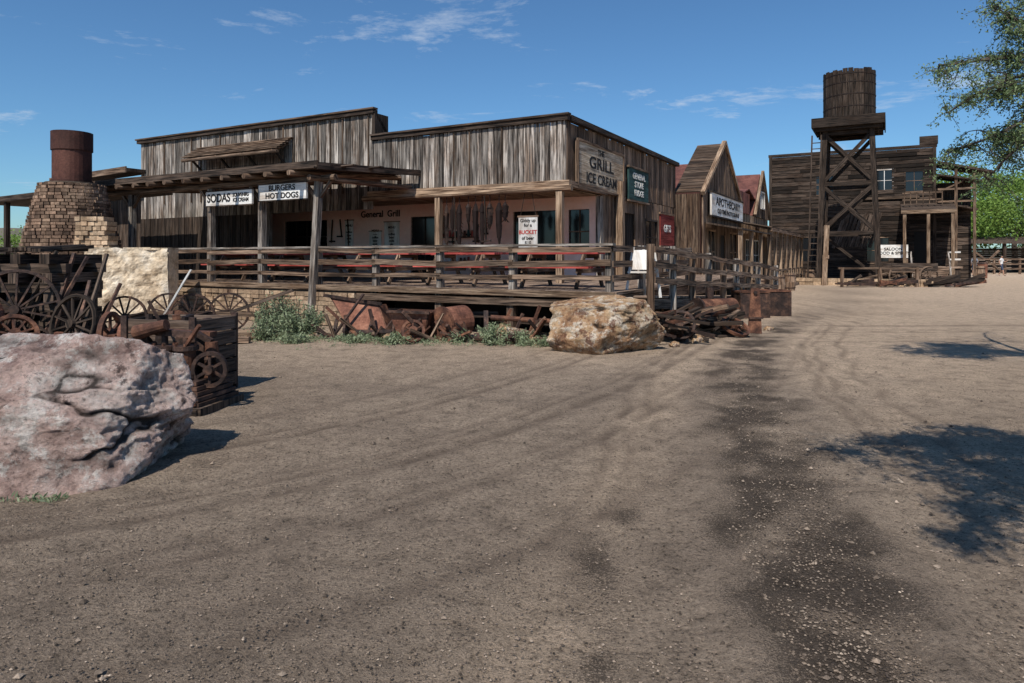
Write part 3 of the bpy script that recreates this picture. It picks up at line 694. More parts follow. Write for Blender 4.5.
mb=MB(); mb.cyl((-1.35,13.15,.31),(-.95,13.55,.34),.31,.31,22,'rustred',1.0); mb.cyl((-1.37,13.13,.31),(-1.33,13.17,.31),.335,.335,22,'rust',1.2);mb.cyl((-1.4,13.1,.31),(-1.36,13.14,.31),.1,.1,12,'rustdark'); mb.build('rusted_drum')
mb=MB(); mb.wheel((-1.85,12.75,.22),(.2,-1,.5),.22,6,.05,.05,'rust',22); mb.build('iron_wheel')
mb=MB()
for k in range(6):
    x=-.3+.28*k; mb.beam((x,12.9-.1*k,.0),(x+R(-.3,.3),13.0-.1*k,R(.3,.7)),.05,.05,'rustdark' if k%2 else 'rust')
mb.cyl((-.4,13.0,.45),(1.0,12.75,.38),.05,.05,10,'rust'); mb.cyl((-.7,12.75,.1),(.2,12.6,.1),.08,.08,12,'rustdark')
mb.build('iron_drag_harrow')
mb=MB()
for i in range(42):
    x=R(-3.6,.9);y=12.75+R(-.25,.35)-.3*x*.6; mb.beam((x,y,R(.03,.1)),(x+R(-.5,.5),y+R(-.3,.3),R(.05,.6)),R(.03,.09),R(.03,.07),random.choice(['rust','rustdark','brown','rustdark']))
mb.build('scrap_iron')
mb=MB(); mb.cyl((-5.9,12.9,.1),(-4.7,13.3,.1),.11,.10,12,'tan',.7,jit=.06);mb.beam((-5.8,12.6,.06),(-4.9,12.75,.06),.2,.1,'brown',1.2); mb.build('log')
mb=MB()
for i in range(60):
    t=R(0,1);x=2.6+2.2*t+R(-.2,.2);y=12.6+2.0*t+R(-.35,.35); z=R(.02,.66)*(1-.5*t)
    l=R(.4,1.3);a=R(-.6,.9); mb.beam((x-l/2*math.cos(a),y-l/2*math.sin(a),z),(x+l/2*math.cos(a),y+l/2*math.sin(a),max(.03,z+R(-.3,.3))),R(.04,.11),R(.03,.09),random.choice(['brown','dark','rust','dark','rustdark']),R(.6,1.3))
mb.build('scrap_timber_pile')
mb=MB(); mb.cyl((3.9,14.3,.5),(4.75,14.7,.5),.22,.22,20,'rust');mb.cyl((3.86,14.28,.5),(3.9,14.3,.5),.25,.25,20,'rustdark');mb.cyl((4.2,14.45,.7),(4.2,14.45,.95),.07,.07,10,'rustdark')
mb.box(3.9,4.7,14.2,14.8,0,.3,'rustdark'); mb.build('steam_boiler')
mb=MB(); mb.wheel((3.2,13.0,.3),(-.5,-1,.5),.3,8,.05,.05,'rustdark',22); mb.build('iron_wheel')
mb=MB(); mb.wheel((4.5,13.75,.2),(.3,-.6,1),.3,6,.06,.06,'rust',22); mb.build('iron_wheel')
mb=MB(); mb.beam((5.1,14.35,-.02),(5.13,14.4,.95),.30,.03,'rust',1.1,w1=.17); mb.beam((5.12,14.32,.3),(5.12,14.32,.34),.3,.02,'rustdark');mb.cyl((5.12,14.5,.85),(5.12,14.34,.85),.04,.04,8,'rustdark'); mb.build('rusted_iron_post')
for x,y in((6.35,18.2),(7.15,18.8)):
    mb=MB()
    s=.36; z1=.66
    B=[(x-s,y-s),(x+s,y-s),(x+s,y+s),(x-s,y+s)]
    for i in range(4):
        a_,c_=B[i],B[(i+1)%4]; mb.beam((*a_,z1/2),(*c_,z1/2),.03,z1,'rustdark',R(.8,1.2)); mb.beam((*a_,z1+.02),(*c_,z1+.02),.07,.04,'rust')
        mb.beam((*a_,0),(*a_,z1),.06,.06,'rustdark')
    mb.box(x-s+.03,x+s-.03,y-s+.03,y+s-.03,.0,.6,'mortar',.6)
    mb.build('iron_ore_bin')
EZ=empty('easel_sign',(2.62,13.62,FL-.15),math.radians(-15)); mb=MB()
mb.beam((-.34,-.1,0),(-.2,.05,1.0),.05,.03,'white',1);mb.beam((.34,-.1,0),(.2,.05,1.0),.05,.03,'white',1);mb.beam((0,.4,0),(0,.08,.95),.05,.03,'white',.8);mb.poly([(-.25,-.05,.55),(.25,-.05,.55),(.22,.03,.94),(-.22,.03,.94)],(0,.03,0),'white',1.1);mb.beam((-.3,-.09,.5),(.3,-.09,.5),.06,.04,'white',1)
mb.build('easel',EZ)

# ------------------------------------------------------------------ APOTHECARY + MERCANTILE
A=empty('apothecary_building',(CX,CY,0),RZ)
mb=MB(); g0,g1,pk,ev=9.95,17.3,6.3,4.0; gm_=(g0+g1)/2
zf2=lambda y: ev+(pk-ev)*(1-abs(y-gm_)/((g1-g0)/2))
hs=[(10.8,12.0,1.0,2.6),(12.9,13.9,.2,2.5),(14.8,16.3,1.0,2.6)]
vboards(mb,g0,g1,0,4,1.0,'brown',.2,axis='y',zfun=zf2,holes=hs,tones=(.5,1.3))
for h in(hs[0],hs[2]): window(mb,'side',h[0],h[1],h[2],h[3],.98,'tan')
mb.box(.96,.99,12.9,13.9,.2,2.5,'black',1)
mb.beam((1.06,g0-.1,ev-.05),(1.06,gm_,pk+.08),.16,.14,'tan',1.0);mb.beam((1.06,gm_,pk+.08),(1.06,g1+.1,ev-.05),.16,.14,'tan',1.1)
mb.poly([(.95,g0,0),(.95,g0,ev),(.95,gm_,pk),(.95,g1,ev),(.95,g1,0)],(-1.0,0,0),'roofred',.5)
vboards(mb,-.3,.95,0,3.95,g0-.01,'brown',.2,axis='x',tones=(.3,.8))
for k in range(16):
    t=k/16; yy=g0+(gm_-g0)*t; zz_=ev+(pk-ev)*t; mb.beam((-.05,yy+.1,zz_+.09),(.98,yy+.1,zz_+.09),.24,.03,'brown',R(.25,.65),up=(0,-.53,.85))
mb.box(-7,-.06,g0+.1,g1,0,3.7,'dark',.8)
mb.poly([(-7,g0-.1,3.7),(-.06,g0-.1,3.7),(-.06,gm_,5.5),(-7,gm_,5.5)],(0,0,.07),'roofred',1.0)
mb.poly([(-7,gm_+.01,5.5),(-.06,gm_+.01,5.5),(-.06,g1,3.7),(-7,g1,3.7)],(0,0,.07),'roofred',1.0)
mb.build('walls_and_roof',A)
mb=MB(); 
mb.poly([(1.06,g0+.2,2.85),(1.06,g1,2.85),(2.4,g1,2.6),(2.4,g0+.2,2.6)],(0,0,.06),'dark',1.3)
for yy in(10.4,12.6,14.9,17.1): mb.beam((2.3,yy,0),(2.3,yy,2.62),.14,.14,'tan',.8)
mb.box(1.0,2.5,10.1,17.2,-.02,.18,'deck'); mb.build('porch',A)
S=empty('apothecary_sign',W(1.13,13.6,0),RZ); mb=MB(); mb.box(0,.07,-2.9,3.3,3.2,4.05,'white',1.1)
for z in(3.17,4.08): mb.box(.0,.1,-2.95,3.35,z-.03,z+.03,'dark')
mb.build('board',S); text('APOTHECARY',S,(.075,.2,3.76),.44,'side',sx=1.7);text('OLD TIME PHOTOGRAPHS',S,(.075,.2,3.4),.25,'side',sx=1.45)
K=empty('mercantile_building',(CX,CY,0),RZ); mb=MB()
hs=[(18.5,20,.9,2.5),(20.8,21.8,.1,2.4),(22.5,24,.9,2.5),(25,26.5,.9,2.5),(27.3,28.3,.1,2.4)]
vboards(mb,17.4,30,0,3.9,.3,'tan',.24,axis='y',holes=hs,tones=(.4,1.2))
for h in hs:
    if h[2]>.5: window(mb,'side',h[0],h[1],h[2],h[3],.28,'white',2,2)
    else: mb.box(.25,.29,h[0],h[1],h[2],h[3],'black',1)
mb.box(-7,.25,17.4,30,0,3.8,'dark',.8)
mb.poly([(-7,17.4,3.9),(.3,17.4,3.9),(.3,23.7,5.3),(-7,23.7,5.3)],(0,0,.07),'roofred',1.2)
mb.poly([(-7,30,3.9),(-7,23.75,5.3),(.3,23.75,5.3),(.3,30,3.9)],(0,0,.07),'roofred',1.0)
zf3=lambda y: 4.0+2.6*(1-abs(y-27.4)/2.6)
vboards(mb,24.8,30,3.9,4,.36,'brown',.24,axis='y',zfun=zf3,tones=(.5,1.3))
mb.beam((.45,24.7,3.95),(.45,27.4,6.7),.15,.15,'tan',.8);mb.beam((.45,27.4,6.7),(.45,30.1,3.95),.15,.15,'tan',.9)
mb.poly([(.3,24.8,3.95),(.3,27.4,6.55),(.3,30,3.95)],(-3,0,0),'roofred',1.0)
window(mb,'side',26.8,28.0,4.5,5.4,.40,'white',2,1)
vboards(mb,18.3,23.2,3.9,5.0,.36,'roofred',.24,axis='y',tones=(.7,1.5))
mb.build('walls_and_roof',K)
mb=MB(); yy=17.0
while yy<30.3:
    mb.beam((.4,yy,3.35),(2.45,yy,2.95),.19,.05,'dark',R(.8,2.2)); yy+=.2
mb.beam((2.4,17,2.85),(2.4,30.3,2.85),.1,.16,'brown',1.1)
for yy in np.arange(17.2,30.4,1.87): mb.beam((2.3,yy,0),(2.3,yy,2.85),.14,.14,'tan',R(.7,1.1)); mb.beam((2.3,yy,2.4),(2.3,yy+.5,2.8),.08,.08,'brown')
for z in(.95,.55): mb.beam((2.33,17.2,z),(2.33,30.2,z),.05,.1,'brown')
mb.box(.3,2.5,17,30.2,-.02,.16,'deck'); mb.build('porch',K)
for (b_,n_) in((10.9,'wooden_barrel'),(15.6,'wooden_barrel'),(19.3,'wooden_barrel'),(29.0,'wooden_barrel')):
    mb=MB(); p=W(2.9,b_)
    mb.cyl(p,p+Z*.42,.24,.30,16,'brown',1.2);mb.cyl(p+Z*.42,p+Z*.84,.30,.24,16,'brown',1.2)
    for z in(.12,.7): mb.cyl(p+Z*z,p+Z*(z+.05),.275,.275,16,'rustdark')
    mb.build(n_)

# ------------------------------------------------------------------ WATER TOWER
T=empty('water_tower',(20.25,41,0),RZ); mb=MB()
hb_,ht=1.6,1.22
def leg(sx,sy,z): k=hb_+(ht-hb_)*z/9.0; return Vector((sx*k,sy*k,z))
for sx in(-1,1):
    for sy in(-1,1): mb.beam(leg(sx,sy,-.1),leg(sx,sy,9.0),.28,.28,'dark',.75)
lv=[.3,3.0,5.9,8.9]
cor=[(-1,-1),(1,-1),(1,1),(-1,1)]
for i in range(4):
    a_,c_=cor[i],cor[(i+1)%4]
    for z in lv[1:]: mb.beam(leg(*a_,z),leg(*c_,z),.15,.22,'dark',.75)
    for k in(1,2):
        mb.beam(leg(*a_,lv[k]+.1),leg(*c_,lv[k+1]-.1),.09,.22,'dark',1.0); mb.beam(leg(*c_,lv[k]+.1),leg(*a_,lv[k+1]-.1),.09,.22,'dark',.8)
    if i!=0: mb.beam(leg(*a_,lv[0]),leg(*c_,lv[1]-.1),.09,.18,'dark',.8)
mb.build('timber_frame',T)
mb=MB()
for x in np.arange(-1.75,1.8,.28): mb.box(x,x+.25,-1.85,1.85,9.35,9.45,'dark',R(.6,1.3))
for y in(-1.5,-.5,.5,1.5): mb.box(-1.8,1.8,y-.12,y+.12,9.02,9.34,'dark',.7)
mb.box(-1.87,1.87,-1.92,-1.86,9.2,9.75,'dark',.55);mb.box(1.86,1.92,-1.9,1.9,9.2,9.75,'dark',.6);mb.box(-1.92,-1.86,-1.9,1.9,9.2,9.75,'dark',.6)
mb.build('platform',T)
mb=MB(); n_=30
mb.cyl((0,0,9.46),(0,0,12.45),1.34,1.34,30,'dark',.8)
for i in range(n_):
    t=2*math.pi*i/n_; e=Vector((math.cos(t),math.sin(t),0)); mb.beam(e*1.38+Z*9.5,e*1.38+Z*(12.6+R(-.07,.07)),.07,.26,'dark',R(.3,1.1),up=(-e.y,e.x,0))
for z in(9.8,10.4,11.1,11.8,12.3):
    mb.cyl((0,0,z),(0,0,z+.05),1.44,1.44,30,'rustdark',.4,caps=False)
mb.build('wooden_tank',T)
mb=MB(); mb.beam((-2.1,-2.0,0),(-1.9,-1.6,8.8),.08,.08,'dark',1.2);mb.beam((-1.6,-2.0,0),(-1.4,-1.6,8.8),.08,.08,'dark',1.2)
for k in range(24): mb.beam((-2.1+.008*k,-2.0+.017*k,.3+k*.35),(-1.6+.008*k,-2.0+.017*k,.3+k*.35),.05,.05,'dark',1.2)
mb.build('ladder',T)

# ------------------------------------------------------------------ SALOON
SO=(18.9,50.0)
S=empty('saloon_building',(SO[0],SO[1],0),RZ); mb=MB()
hs=[(6.9,7.8,6.1,7.5),(3.1,4.2,6.0,7.4),(6.3,7.6,1.2,2.9),(2.0,3.4,1.2,3.0),(9.1,10.0,1.0,3.4),(8.6,9.6,6.0,7.4)]
hboards(mb,0,10.3,0,8.85,0,'dark',.27,holes=hs,tones=(.2,1.5),seg=2.4,th=.05)
window(mb,'front',6.9,7.8,6.1,7.5,0.02,'white',2,2,.12);window(mb,'front',3.1,4.2,6.0,7.4,.02,'brown');window(mb,'front',6.3,7.6,1.2,2.9,.02,'brown');window(mb,'front',2,3.4,1.2,3.0,.02,'brown');window(mb,'front',8.6,9.6,6.0,7.4,.02,'brown')
mb.box(9.1,10.0,-.01,.0,1,3.4,'black',1)
mb.box(0.02,10.28,.03,9,0,8.7,'dark',.5)
mb.box(-.1,10.4,-.12,.1,8.86,9.05,'dark',.8)
mb.box(9.4,10.45,-.14,.12,9.06,9.6,'dark',.9); mb.beam((5.9,-.13,5.6),(9.4,-.13,5.6),.1,.16,'brown',.5);
for x in(.05,10.25): mb.beam((x,-.1,0),(x,-.1,8.85),.2,.12,'dark',.9)
for k in range(9): mb.beam((4.2+k*.28,-.13,2.2+R(0,.1)),(4.9+k*.28,-.13,4.6+R(-.2,.2)),.22,.04,'dark',R(.6,2.),up=(0,1,0))
mb.build('walls',S)
mb=MB()
mb.poly([(8.3,-2.7,4.5),(11.3,-2.7,4.5),(11.3,0,5.1),(8.3,0,5.1)],(0,0,.09),'dark',1.5); mb.beam((8.3,-2.7,4.47),(11.3,-2.7,4.47),.1,.22,'tan',.7)
for x in(8.5,9.8,11.1): mb.beam((x,-2.6,0),(x,-2.6,4.4),.18,.18,'tan',.7)
mb.box(8.2,11.6,-2.7,-.06,.9,1.0,'deck'); mb.box(8.3,8.4,-2.6,-.1,0,.9,'dark',1.2); mb.box(10.9,11.5,-2.6,-.1,0,.9,'dark',1.2)
for k in range(6): mb.box(8.9,10.8,-2.75-.3*(6-k),-2.7-.3*(5-k)+.02,.0,.16*(k+1)-.02,'deck',R(.5,1.0))
for x in(8.85,10.85): mb.beam((x,-4.5,.9),(x,-2.7,1.9),.08,.1,'grey',.9); mb.beam((x,-4.5,0),(x,-4.5,.95),.1,.1,'grey')
for z in(1.9,1.45): mb.beam((10.9,-2.65,z),(11.5,-2.65,z),.06,.1,'white')
for z in(5.3,5.75): mb.beam((8.4,-1.6,z),(10.6,-1.6,z),.06,.09,'brown',.8)
for x in np.arange(8.5,10.7,.35): mb.beam((x,-1.6,5.0),(x,-1.6,5.8),.06,.06,'brown',.7)
mb.build('porch_and_stairs',S)
mb=MB()
mb.poly([(10.4,-.8,7.7),(13.4,-.8,6.9),(13.4,2,6.9),(10.4,2,7.7)],(0,0,.14),'dark',1.2)
mb.poly([(10.4,-.8,6.9),(12.8,-.8,6.4),(12.8,2,6.4),(10.4,2,6.9)],(0,0,.1),'dark',1.0)
mb.poly([(10.3,-.5,5.2),(12.6,-.5,4.6),(12.6,2,4.6),(10.3,2,5.2)],(0,0,.1),'dark',1.4)
for x,z in((12.4,6.95),(11.4,7.3)): mb.beam((x,-.6,0),(x,-.6,z),.16,.16,'brown',.8)
mb.beam((10.4,-.6,5.8),(12.4,-.6,6.8),.1,.1,'brown',.7);mb.box(10.35,12.3,.5,3,0,6.5,'dark',.9)
for z in(5.2,6.0): mb.beam((10.4,-.62,z),(12.4,-.62,z),.1,.12,'brown')
hboards(mb,10.35,12.3,0,5.0,.48,'dark',.25,tones=(.4,2.0),seg=2)
mb.build('side_awning',S)
Q=empty('notice_board_sign',(24.9,44.6,0),RZ); mb=MB(); mb.box(-.85,.85,-.03,.03,1.55,2.4,'white',1.1);mb.beam((-.8,.06,0),(-.8,.06,2.4),.09,.09,'brown');mb.beam((.8,.06,0),(.8,.06,2.4),.09,.09,'brown'); mb.build('board',Q); text('SALOON\nFOOD & SPIRITS',Q,(0,-.036,1.98),.26,'front')
mb=MB(); x=-2.6
while x<4.0:
    w=R(.25,.5)
    for k in range(2): mb.box(x,x+w-.02,-3.1+R(-.05,.05),-2.7,k*.2,k*.2+.19,'stone',R(.6,1.3))
    x+=w
mb.build('low_stone_wall',loc=(20.25,41,0),rot=(0,0,RZ))
mb=MB()
for (x,y) in((21.6,38.2),(23.2,38.0)):
    mb.wheel((x,y,.55),(.1,-1,0),.55,12,.06,.07,'brown',24); mb.wheel((x+.15,y+1.1,.55),(.1,-1,0),.55,12,.06,.07,'brown',24)
mb.beam((21.2,38.6,.8),(23.7,38.5,.8),1.0,.12,'brown',1.0)
for yy in(38.1,39.0): mb.beam((21.2,yy,1.05),(23.7,yy-.1,1.05),.05,.4,'dark',1.6)
mb.beam((21.2,38.5,.7),(19.4,38.3,.3),.1,.1,'brown'); mb.build('freight_wagon')
mb=MB(); mb.box(24.3,26.0,40.2,40.6,.42,.5,'brown');mb.box(24.3,26.0,40.6,40.66,.6,1.0,'brown')
for x in(24.4,25.9): mb.box(x-.05,x+.05,40.2,40.64,0,.42,'dark'); mb.beam((x,40.63,.4),(x,40.63,1.0),.07,.05,'brown')
mb.build('bench')
mb=MB(); mb.beam((17.6,38.5,0),(17.9,38.8,3.4),.28,.05,'tan',.9); mb.beam((17.75,38.62,1.5),(17.78,38.7,1.7),.34,.06,'brown'); mb.build('leaning_plank')
mb=MB()
for i in range(30):
    x=17.2+R(0,8);y=36.5+R(-.8,1.2); l=R(.3,.9); mb.beam((x-l,y,R(.05,.3)),(x+l,y+R(-.4,.4),R(.05,.7)),R(.08,.2),R(.08,.2),random.choice(['dark','dark','rustdark','rust']),R(.6,1.3))
mb.build('scrap_timber_pile')
mb=MB()
for x in(17.6,19.6,21.6): mb.beam((x,36.4,0),(x,36.4,1.05),.14,.14,'brown')
mb.beam((17.4,36.4,1.0),(21.9,36.4,1.0),.1,.1,'brown',.7); mb.build('hitching_rail')

mb=MB()
for x in np.arange(38,62,2.4): mb.beam((x,64,0),(x,64,1.5),.16,.16,'brown')
for z in(.5,.95,1.4): mb.beam((38,63.93,z),(62,63.93,z),.06,.14,'brown',1.0)
mb.beam((43,63.6,0),(46,64.5,2.2),.14,.14,'brown');mb.beam((46,63.6,0),(43.6,64.5,2.2),.14,.14,'brown')
mb.build('rail_fence')
R2=empty('ramada_shelter',(48,69,0),.1); mb=MB()
mb.poly([(-8,-2.5,2.9),(8,-2.5,2.9),(8,2.5,3.6),(-8,2.5,3.6)],(0,0,.12),'dark',2.0)
for x in(-7.6,-3.8,0,3.8,7.6):
    for y in(-2.2,2.2): mb.beam((x,y,0),(x,y,3.0 if y<0 else 3.5),.2,.2,'dark',1.6)
hboards(mb,-8,8,0,2.6,2.5,'dark',.25,tones=(.6,2.2)); mb.build('shelter_frame',R2)
mb=MB(); p=Vector((31.5,46,0)); mb.cyl(p,p+Z*.5,.28,.35,16,'brown',1.2);mb.cyl(p+Z*.5,p+Z*1.0,.35,.28,16,'brown',1.2)
for z in(.15,.8): mb.cyl(p+Z*z,p+Z*(z+.06),.33,.33,16,'rustdark')
mb.build('wooden_barrel')
mb=MB(); p=Vector((35.5,51.5,0)); mb.cyl(p,p+Z*1.1,.3,.33,16,'rustred',1.0);mb.cyl(p+Z*1.1,p+Z*1.22,.35,.25,16,'rustdark'); mb.build('trash_can')

# ------------------------------------------------------------------ PEOPLE
def person(name,loc,rz,shirt,pose):
    J={'pel':(0,0,.95),'spn':(0,0,1.15),'chs':(0,.01,1.36),'nck':(0,.01,1.49),'hd0':(0,-.01,1.57),'hd1':(0,-.02,1.66),'hd2':(0,0,1.74),
       'lh':(-.09,0,.9),'rh':(.09,0,.9),'lsh':(-.17,0,1.42),'rsh':(.17,0,1.42)}
    J.update(pose)
    E=[('pel','spn'),('spn','chs'),('chs','nck'),('nck','hd0'),('hd0','hd1'),('hd1','hd2'),('pel','lh'),('pel','rh'),('lh','lk'),('rh','rk'),('lk','la'),('rk','ra'),('la','lt'),('ra','rt'),('chs','lsh'),('chs','rsh'),('lsh','le'),('rsh','re'),('le','lw'),('re','rw'),('lw','lf'),('rw','rf')]
    Rr={'pel':.14,'spn':.115,'chs':.135,'nck':.05,'hd0':.07,'hd1':.095,'hd2':.075,'lh':.095,'rh':.095,'lk':.062,'rk':.062,'la':.038,'ra':.038,'lt':.035,'rt':.035,'lsh':.06,'rsh':.06,'le':.04,'re':.04,'lw':.027,'rw':.027,'lf':.022,'rf':.022}
    ks=list(J); me=bpy.data.meshes.new(name); me.from_pydata([J[k] for k in ks],[(ks.index(a),ks.index(b)) for a,b in E],[])
    o=bpy.data.objects.new(name,me); COL.objects.link(o)
    sk=o.modifiers.new('skin','SKIN'); 
    for i,k in enumerate(ks):
        sv=me.skin_vertices[0].data[i]; sv.radius=(Rr[k],Rr[k]*(.8 if k in('chs','spn','pel') else 1)); sv.use_root=(k=='pel')
    sb=o.modifiers.new('sub','SUBSURF'); sb.levels=2; sb.render_levels=2
    dg=bpy.context.evaluated_depsgraph_get(); m2=bpy.data.meshes.new_from_object(o.evaluated_get(dg)); o.modifiers.clear(); o.data=m2
    m2.materials.clear()
    for k in('skin',shirt,'shorts','hair'): m2.materials.append(M[k])
    for p in m2.polygons:
        c=p.center; p.use_smooth=True
        i=0
        if c.z>1.66 or (c.z>1.5 and c.y>.03): i=3
        elif 1.02<c.z<1.5 and (abs(c.x)<.24): i=1
        elif .5<c.z<=1.02 and abs(c.x)<.2: i=2
        elif c.z<.07: i=3
        p.material_index=i
    o.location=loc; o.rotation_euler=(0,0,rz)
walk={'lk':(-.1,-.16,.5),'la':(-.1,-.2,.09),'lt':(-.1,-.36,.04),'rk':(.1,.04,.48),'ra':(.1,.28,.13),'rt':(.1,.2,.03),'le':(-.26,.08,1.16),'lw':(-.27,-.06,.96),'lf':(-.26,-.12,.88),'re':(.3,-.05,1.18),'rw':(.33,-.26,1.25),'rf':(.3,-.32,1.33)}
stand={'lk':(-.1,-.02,.5),'la':(-.11,.02,.08),'lt':(-.12,-.13,.04),'rk':(.1,-.03,.5),'ra':(.12,.02,.08),'rt':(.13,-.13,.04),'le':(-.24,.04,1.16),'lw':(-.25,-.04,.92),'lf':(-.24,-.07,.83),'re':(.24,.04,1.16),'rw':(.25,-.04,.92),'rf':(.24,-.07,.83)}
person('walking_woman',(41.6,58,0),.5,'shirt',walk)
person('standing_man',(39.3,58,0),2.6,'shirt2',stand)

# ------------------------------------------------------------------ VEGETATION
def leaves(name,cent,spread,size,mat,parent=None,aspect=2.5,tones=None,drop=.0):
    n=len(cent); c=cent+rng.normal(0,1,(n,3))*spread
    u=rng.normal(0,1,(n,3)); u[:,2]-=drop; u/=np.linalg.norm(u,axis=1)[:,None]
    w=rng.normal(0,1,(n,3)); w-= (w*u).sum(1)[:,None]*u; w/=np.linalg.norm(w,axis=1)[:,None]
    s=size*rng.uniform(.6,1.3,(n,1)); a=u*s*aspect/2; b_=w*s/2
    v=np.stack([c-a,c-b_,c+a,c+b_],1).reshape(-1,3)
    f=np.arange(n*4).reshape(n,4)
    me=bpy.data.meshes.new(name); me.from_pydata(v.tolist(),[],f.tolist())
    t=np.clip(rng.uniform(0,1,n) if tones is None else tones+rng.normal(0,.15,n),0,1).astype(np.float32)
    at=me.attributes.new('tone','FLOAT','FACE'); at.data.foreach_set('value',t); me.materials.append(M[mat])
    o=bpy.data.objects.new(name,me); COL.objects.link(o)
    if parent: o.parent=parent
    return o
def limb(mb,pts,r0,r1,mat='bark',n=7):
    k=len(pts)-1
    for i in range(k): mb.cyl(pts[i],pts[i+1],r0+(r1-r0)*i/k,r0+(r1-r0)*(i+1)/k,n,mat,1.0,caps=False)
def curve(p,q,bend,n=7):
    p=Vector(p);q=Vector(q);out=[]
    off=Vector((R(-1,1),R(-1,1),R(-.5,1)))*bend
    for i in range(n+1):
        t=i/n; out.append(p.lerp(q,t)+off*math.sin(math.pi*t)+Vector((R(-1,1),R(-1,1),R(-1,1)))*bend*.12)
    return out
TR=empty('mesquite_tree',(0,0,0)); mb=MB(); base=Vector((7.6,3.4,0)); fork=Vector((7.2,3.6,1.9))
limb(mb,curve(base-Z*.2,fork,.1),.22,.17,n=12)
cent=[]
def spray(start,e,r0,ntw,lpt,tl=(.4,.9),tmin=.35,bend=.35):
    pts=curve(start,e,bend,9); limb(mb,pts,r0,.012)
    for k in range(ntw):
        t=R(tmin,1); p=pts[min(9,int(t*9.99))]; q=Vector(p)+Vector((R(-1,1),R(-1,1),R(-.65,.5)))*R(*tl)
        tw=curve(p,q,.10,5); limb(mb,tw,.012,.004,n=5)
        for j in range(5):
            s=tw[1+j]; e2=s+Vector((R(-1,1),R(-1,1),R(-.9,.3)))*R(.15,.38); limb(mb,[s,s.lerp(e2,.5)+Vector((0,0,.02)),e2],.005,.0025,n=3)
            for l in range(lpt): cent.append(s.lerp(e2,R(.1,1.05)))
hubA=Vector((4.3,2.7,3.5)); limb(mb,curve(fork,hubA,.25,7),.10,.05)
for e in [(1.95,3.1,3.6),(2.3,3.1,3.7),(1.8,2.9,3.5),(2.5,2.7,3.6),(2.9,3.0,3.7),(3.3,3.5,3.8),(2.6,2.1,3.6),(3.6,3.2,3.8),(3.2,2.4,3.6),(2.2,2.5,3.5),(1.55,1.3,3.5),(1.9,1.7,3.6),(2.3,1.5,3.5),(3.0,3.3,3.6),(2.6,3.2,3.6)]: spray(hubA,e,.026,11,30,(.2,.42),.62,.25)
centA=cent; cent=[]
hubB=Vector((7.5,8.2,4.0)); limb(mb,curve(fork,hubB,.25,7),.13,.07)
for e in [(5.55,8.9,4.1),(5.75,9.0,3.5),(5.85,9.2,3.0),(6.25,9.0,2.6),(6.3,9.0,4.9),(6.2,8.7,3.7),(6.5,9.0,3.1),(6.4,9.2,4.3),(6.8,9.6,2.8),(6.8,9,5.0),(6.7,8.8,3.9),(6.6,9.1,4.6),(6.9,9.3,3.4)]: spray(hubB,e,.035,11,36,(.22,.5),.45,.2)
for e in [(8.4,10.6,4.6),(8.9,7.6,6.0),(9.8,4,5.4),(7.8,.9,5),(8.6,5.5,5.8),(7.4,6.0,6.2),(9.4,9.3,4.9),(10,6.5,4.4)]: spray(fork if e[1]<6 else hubB,e,.07,9,14,(.5,1.0))
mb.build('trunk_and_limbs',TR)
leaves('foliage_over_road',np.array([tuple(c) for c in centA]),.05,.024,'leaf',TR,2.4,drop=.3)
leaves('foliage',np.array([tuple(c) for c in cent]),.04,.017,'leaf',TR,2.6,drop=.5)
def fartree(loc,h,r,nc=26,per=260,size=.2,mat='leaf2'):
    E=empty('green_tree',loc); mb=MB(); limb(mb,curve((0,0,-.2),(R(-.3,.3),0,h*.4),.2),.28*h/8,.18*h/8,n=8)
    cs_=[];tn=[]
    for i in range(nc):
        t=R(0,6.3);rr=r*math.sqrt(R(0,1));z=h*R(.32,.97); k=1-abs((z/h-.6)/.55)**2; p=Vector((rr*math.cos(t)*k,rr*math.sin(t)*k,z))
        limb(mb,curve((0,0,h*.38),p,.4,5),.07,.02,n=5)
        s=R(.35,.75)*r*.36
        q=rng.normal(0,1,(per,3))*np.array([s,s,s*.6])+np.array(p); cs_.append(q); tn.append(np.full(per,R(.15,.9))*.6+.4*np.clip((q[:,2]-p.z)/s*.5+.5,0,1))
    mb.build('trunk_and_limbs',E); leaves('foliage',np.concatenate(cs_),.05,size,mat,E,1.6,np.concatenate(tn))
fartree((48.0,74,0),11.5,6,40); fartree((56,76,0),10,5); fartree((43.5,84,0),9,5); fartree((63,84,0),12,7,30)
fartree((46,95,0),8,6); fartree((-62,85,0),4,4,14,160)
def bush(loc,r,h,n,mat='bush',name='desert_bush',size=.022):
    c=[];tn=[];mb=MB()
    for i in range(int(n/45)):
        t=R(0,6.3);rr=r*math.sqrt(R(0,1)); tip=Vector((rr*math.cos(t)*1.1,rr*math.sin(t)*1.1,h*R(.4,1)*(1-.4*(rr/r)**2))); b0=Vector((tip.x*.25,tip.y*.25,0))
        pts=curve(b0,tip,.06,5); limb(mb,pts,.007,.003,n=4)
        k=R(.2,.9)
        for j in range(45): q=R(.25,1); c.append(b0.lerp(tip,q)); tn.append(k)
    E=empty(name,loc); mb.build('stems',E); leaves('foliage',np.array([tuple(x) for x in c]),.035,size,mat,E,2.8,np.array(tn))
for (x,y,r,h,n) in((-4.75,13.7,.42,.95,4800),(-4.15,13.5,.44,.8,4400),(-4.65,13.2,.36,.5,2200),(-.35,12.7,.34,.42,1800),(.3,12.5,.28,.28,1200),(-2.2,12.7,.3,.18,1000),(-4.0,12.7,.3,.18,900),(.75,12.1,.24,.22,900),(-3.0,12.8,.32,.18,900),(-1.0,12.8,.24,.26,800)):
    bush((x,y,0),r,h,n)
gc=[];
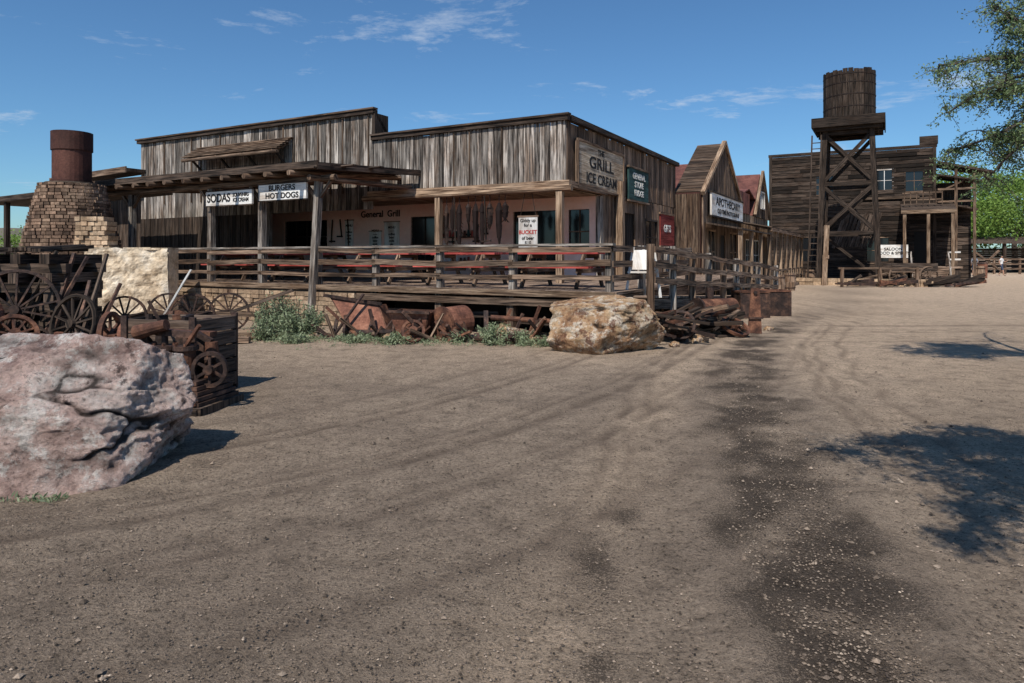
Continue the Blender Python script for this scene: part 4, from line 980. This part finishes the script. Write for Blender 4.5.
for i in range(240):
    x=R(-6,1.0); y=13.0-.30*x*.5+random.gauss(0,.35)-.45
    if x>0: y=12.3+random.gauss(0,.2)
    for j in range(22): gc.append((x+random.gauss(0,.07),y+random.gauss(0,.07),R(.01,.09)))
for i in range(14):
    x=R(-3.6,-2.9);y=4.45+abs(random.gauss(0,.05))
    for j in range(8): gc.append((x+random.gauss(0,.03),y+random.gauss(0,.03),R(.0,.03)))
leaves('weeds',np.array(gc),.01,.014,'bush',None,4.0)

# ------------------------------------------------------------------ WORLD, SUN, CAMERA
el=math.radians(51); az=Vector((-.35,-.937)).normalized()
Sd=Vector((az.x*math.cos(el),az.y*math.cos(el),math.sin(el)))
sun=bpy.data.lights.new('sun','SUN'); sun.energy=5.0; sun.angle=math.radians(.5); sun.color=(1,.94,.85)
so=bpy.data.objects.new('sun',sun); COL.objects.link(so); so.rotation_euler=Sd.to_track_quat('Z','Y').to_euler(); so.location=(0,0,30)
w=bpy.data.worlds.new("World"); scene.world=w; w.use_nodes=True; nt=w.node_tree; nt.nodes.clear()
out=N(nt,'ShaderNodeOutputWorld'); bg=N(nt,'ShaderNodeBackground'); sky=N(nt,'ShaderNodeTexSky',sky_type='NISHITA')
sky.sun_disc=False; sky.sun_elevation=el; sky.sun_rotation=math.atan2(az.x,az.y); sky.air_density=1.0; sky.dust_density=.3; sky.ozone_density=1.5
tc=N(nt,'ShaderNodeTexCoord'); sp=N(nt,'ShaderNodeSeparateXYZ'); nt.links.new(tc.outputs['Generated'],sp.inputs[0])
zz=math_n(nt,'ADD',math_n(nt,'MAXIMUM',sp.outputs[2],0.0),.12)
cmb=N(nt,'ShaderNodeCombineXYZ'); nt.links.new(math_n(nt,'DIVIDE',sp.outputs[0],zz),cmb.inputs[0]); nt.links.new(math_n(nt,'DIVIDE',sp.outputs[1],zz),cmb.inputs[1])
mp=N(nt,'ShaderNodeMapping'); mp.inputs['Scale'].default_value=(1.3,1.6,1); mp.inputs['Location'].default_value=(3.6,1.2,0); nt.links.new(cmb.outputs[0],mp.inputs[0])
cl=noise_n(nt,mp.outputs[0],1.0,10,.68,.4)
cm=ramp(nt,cl,[(.575,0),(.76,.85)])
c=mixc(nt,1.0,sky.outputs[0],(.52,.80,1.02),'MULTIPLY')
c=mixc(nt,cm,c,(6.0,6.6,7.4))
nt.links.new(c,bg.inputs[0]); bg.inputs[1].default_value=.11; nt.links.new(bg.outputs[0],out.inputs[0])
cam=bpy.data.cameras.new('camera'); cam.lens=24; cam.sensor_width=36; cam.shift_y=-.0825; cam.clip_end=3000; cam.clip_start=.05
co=bpy.data.objects.new('camera',cam); COL.objects.link(co); co.location=(0,0,1.6); co.rotation_euler=(math.radians(90),0,0); scene.camera=co
scene.view_settings.view_transform='Standard'; scene.view_settings.look='None'; scene.view_settings.exposure=0
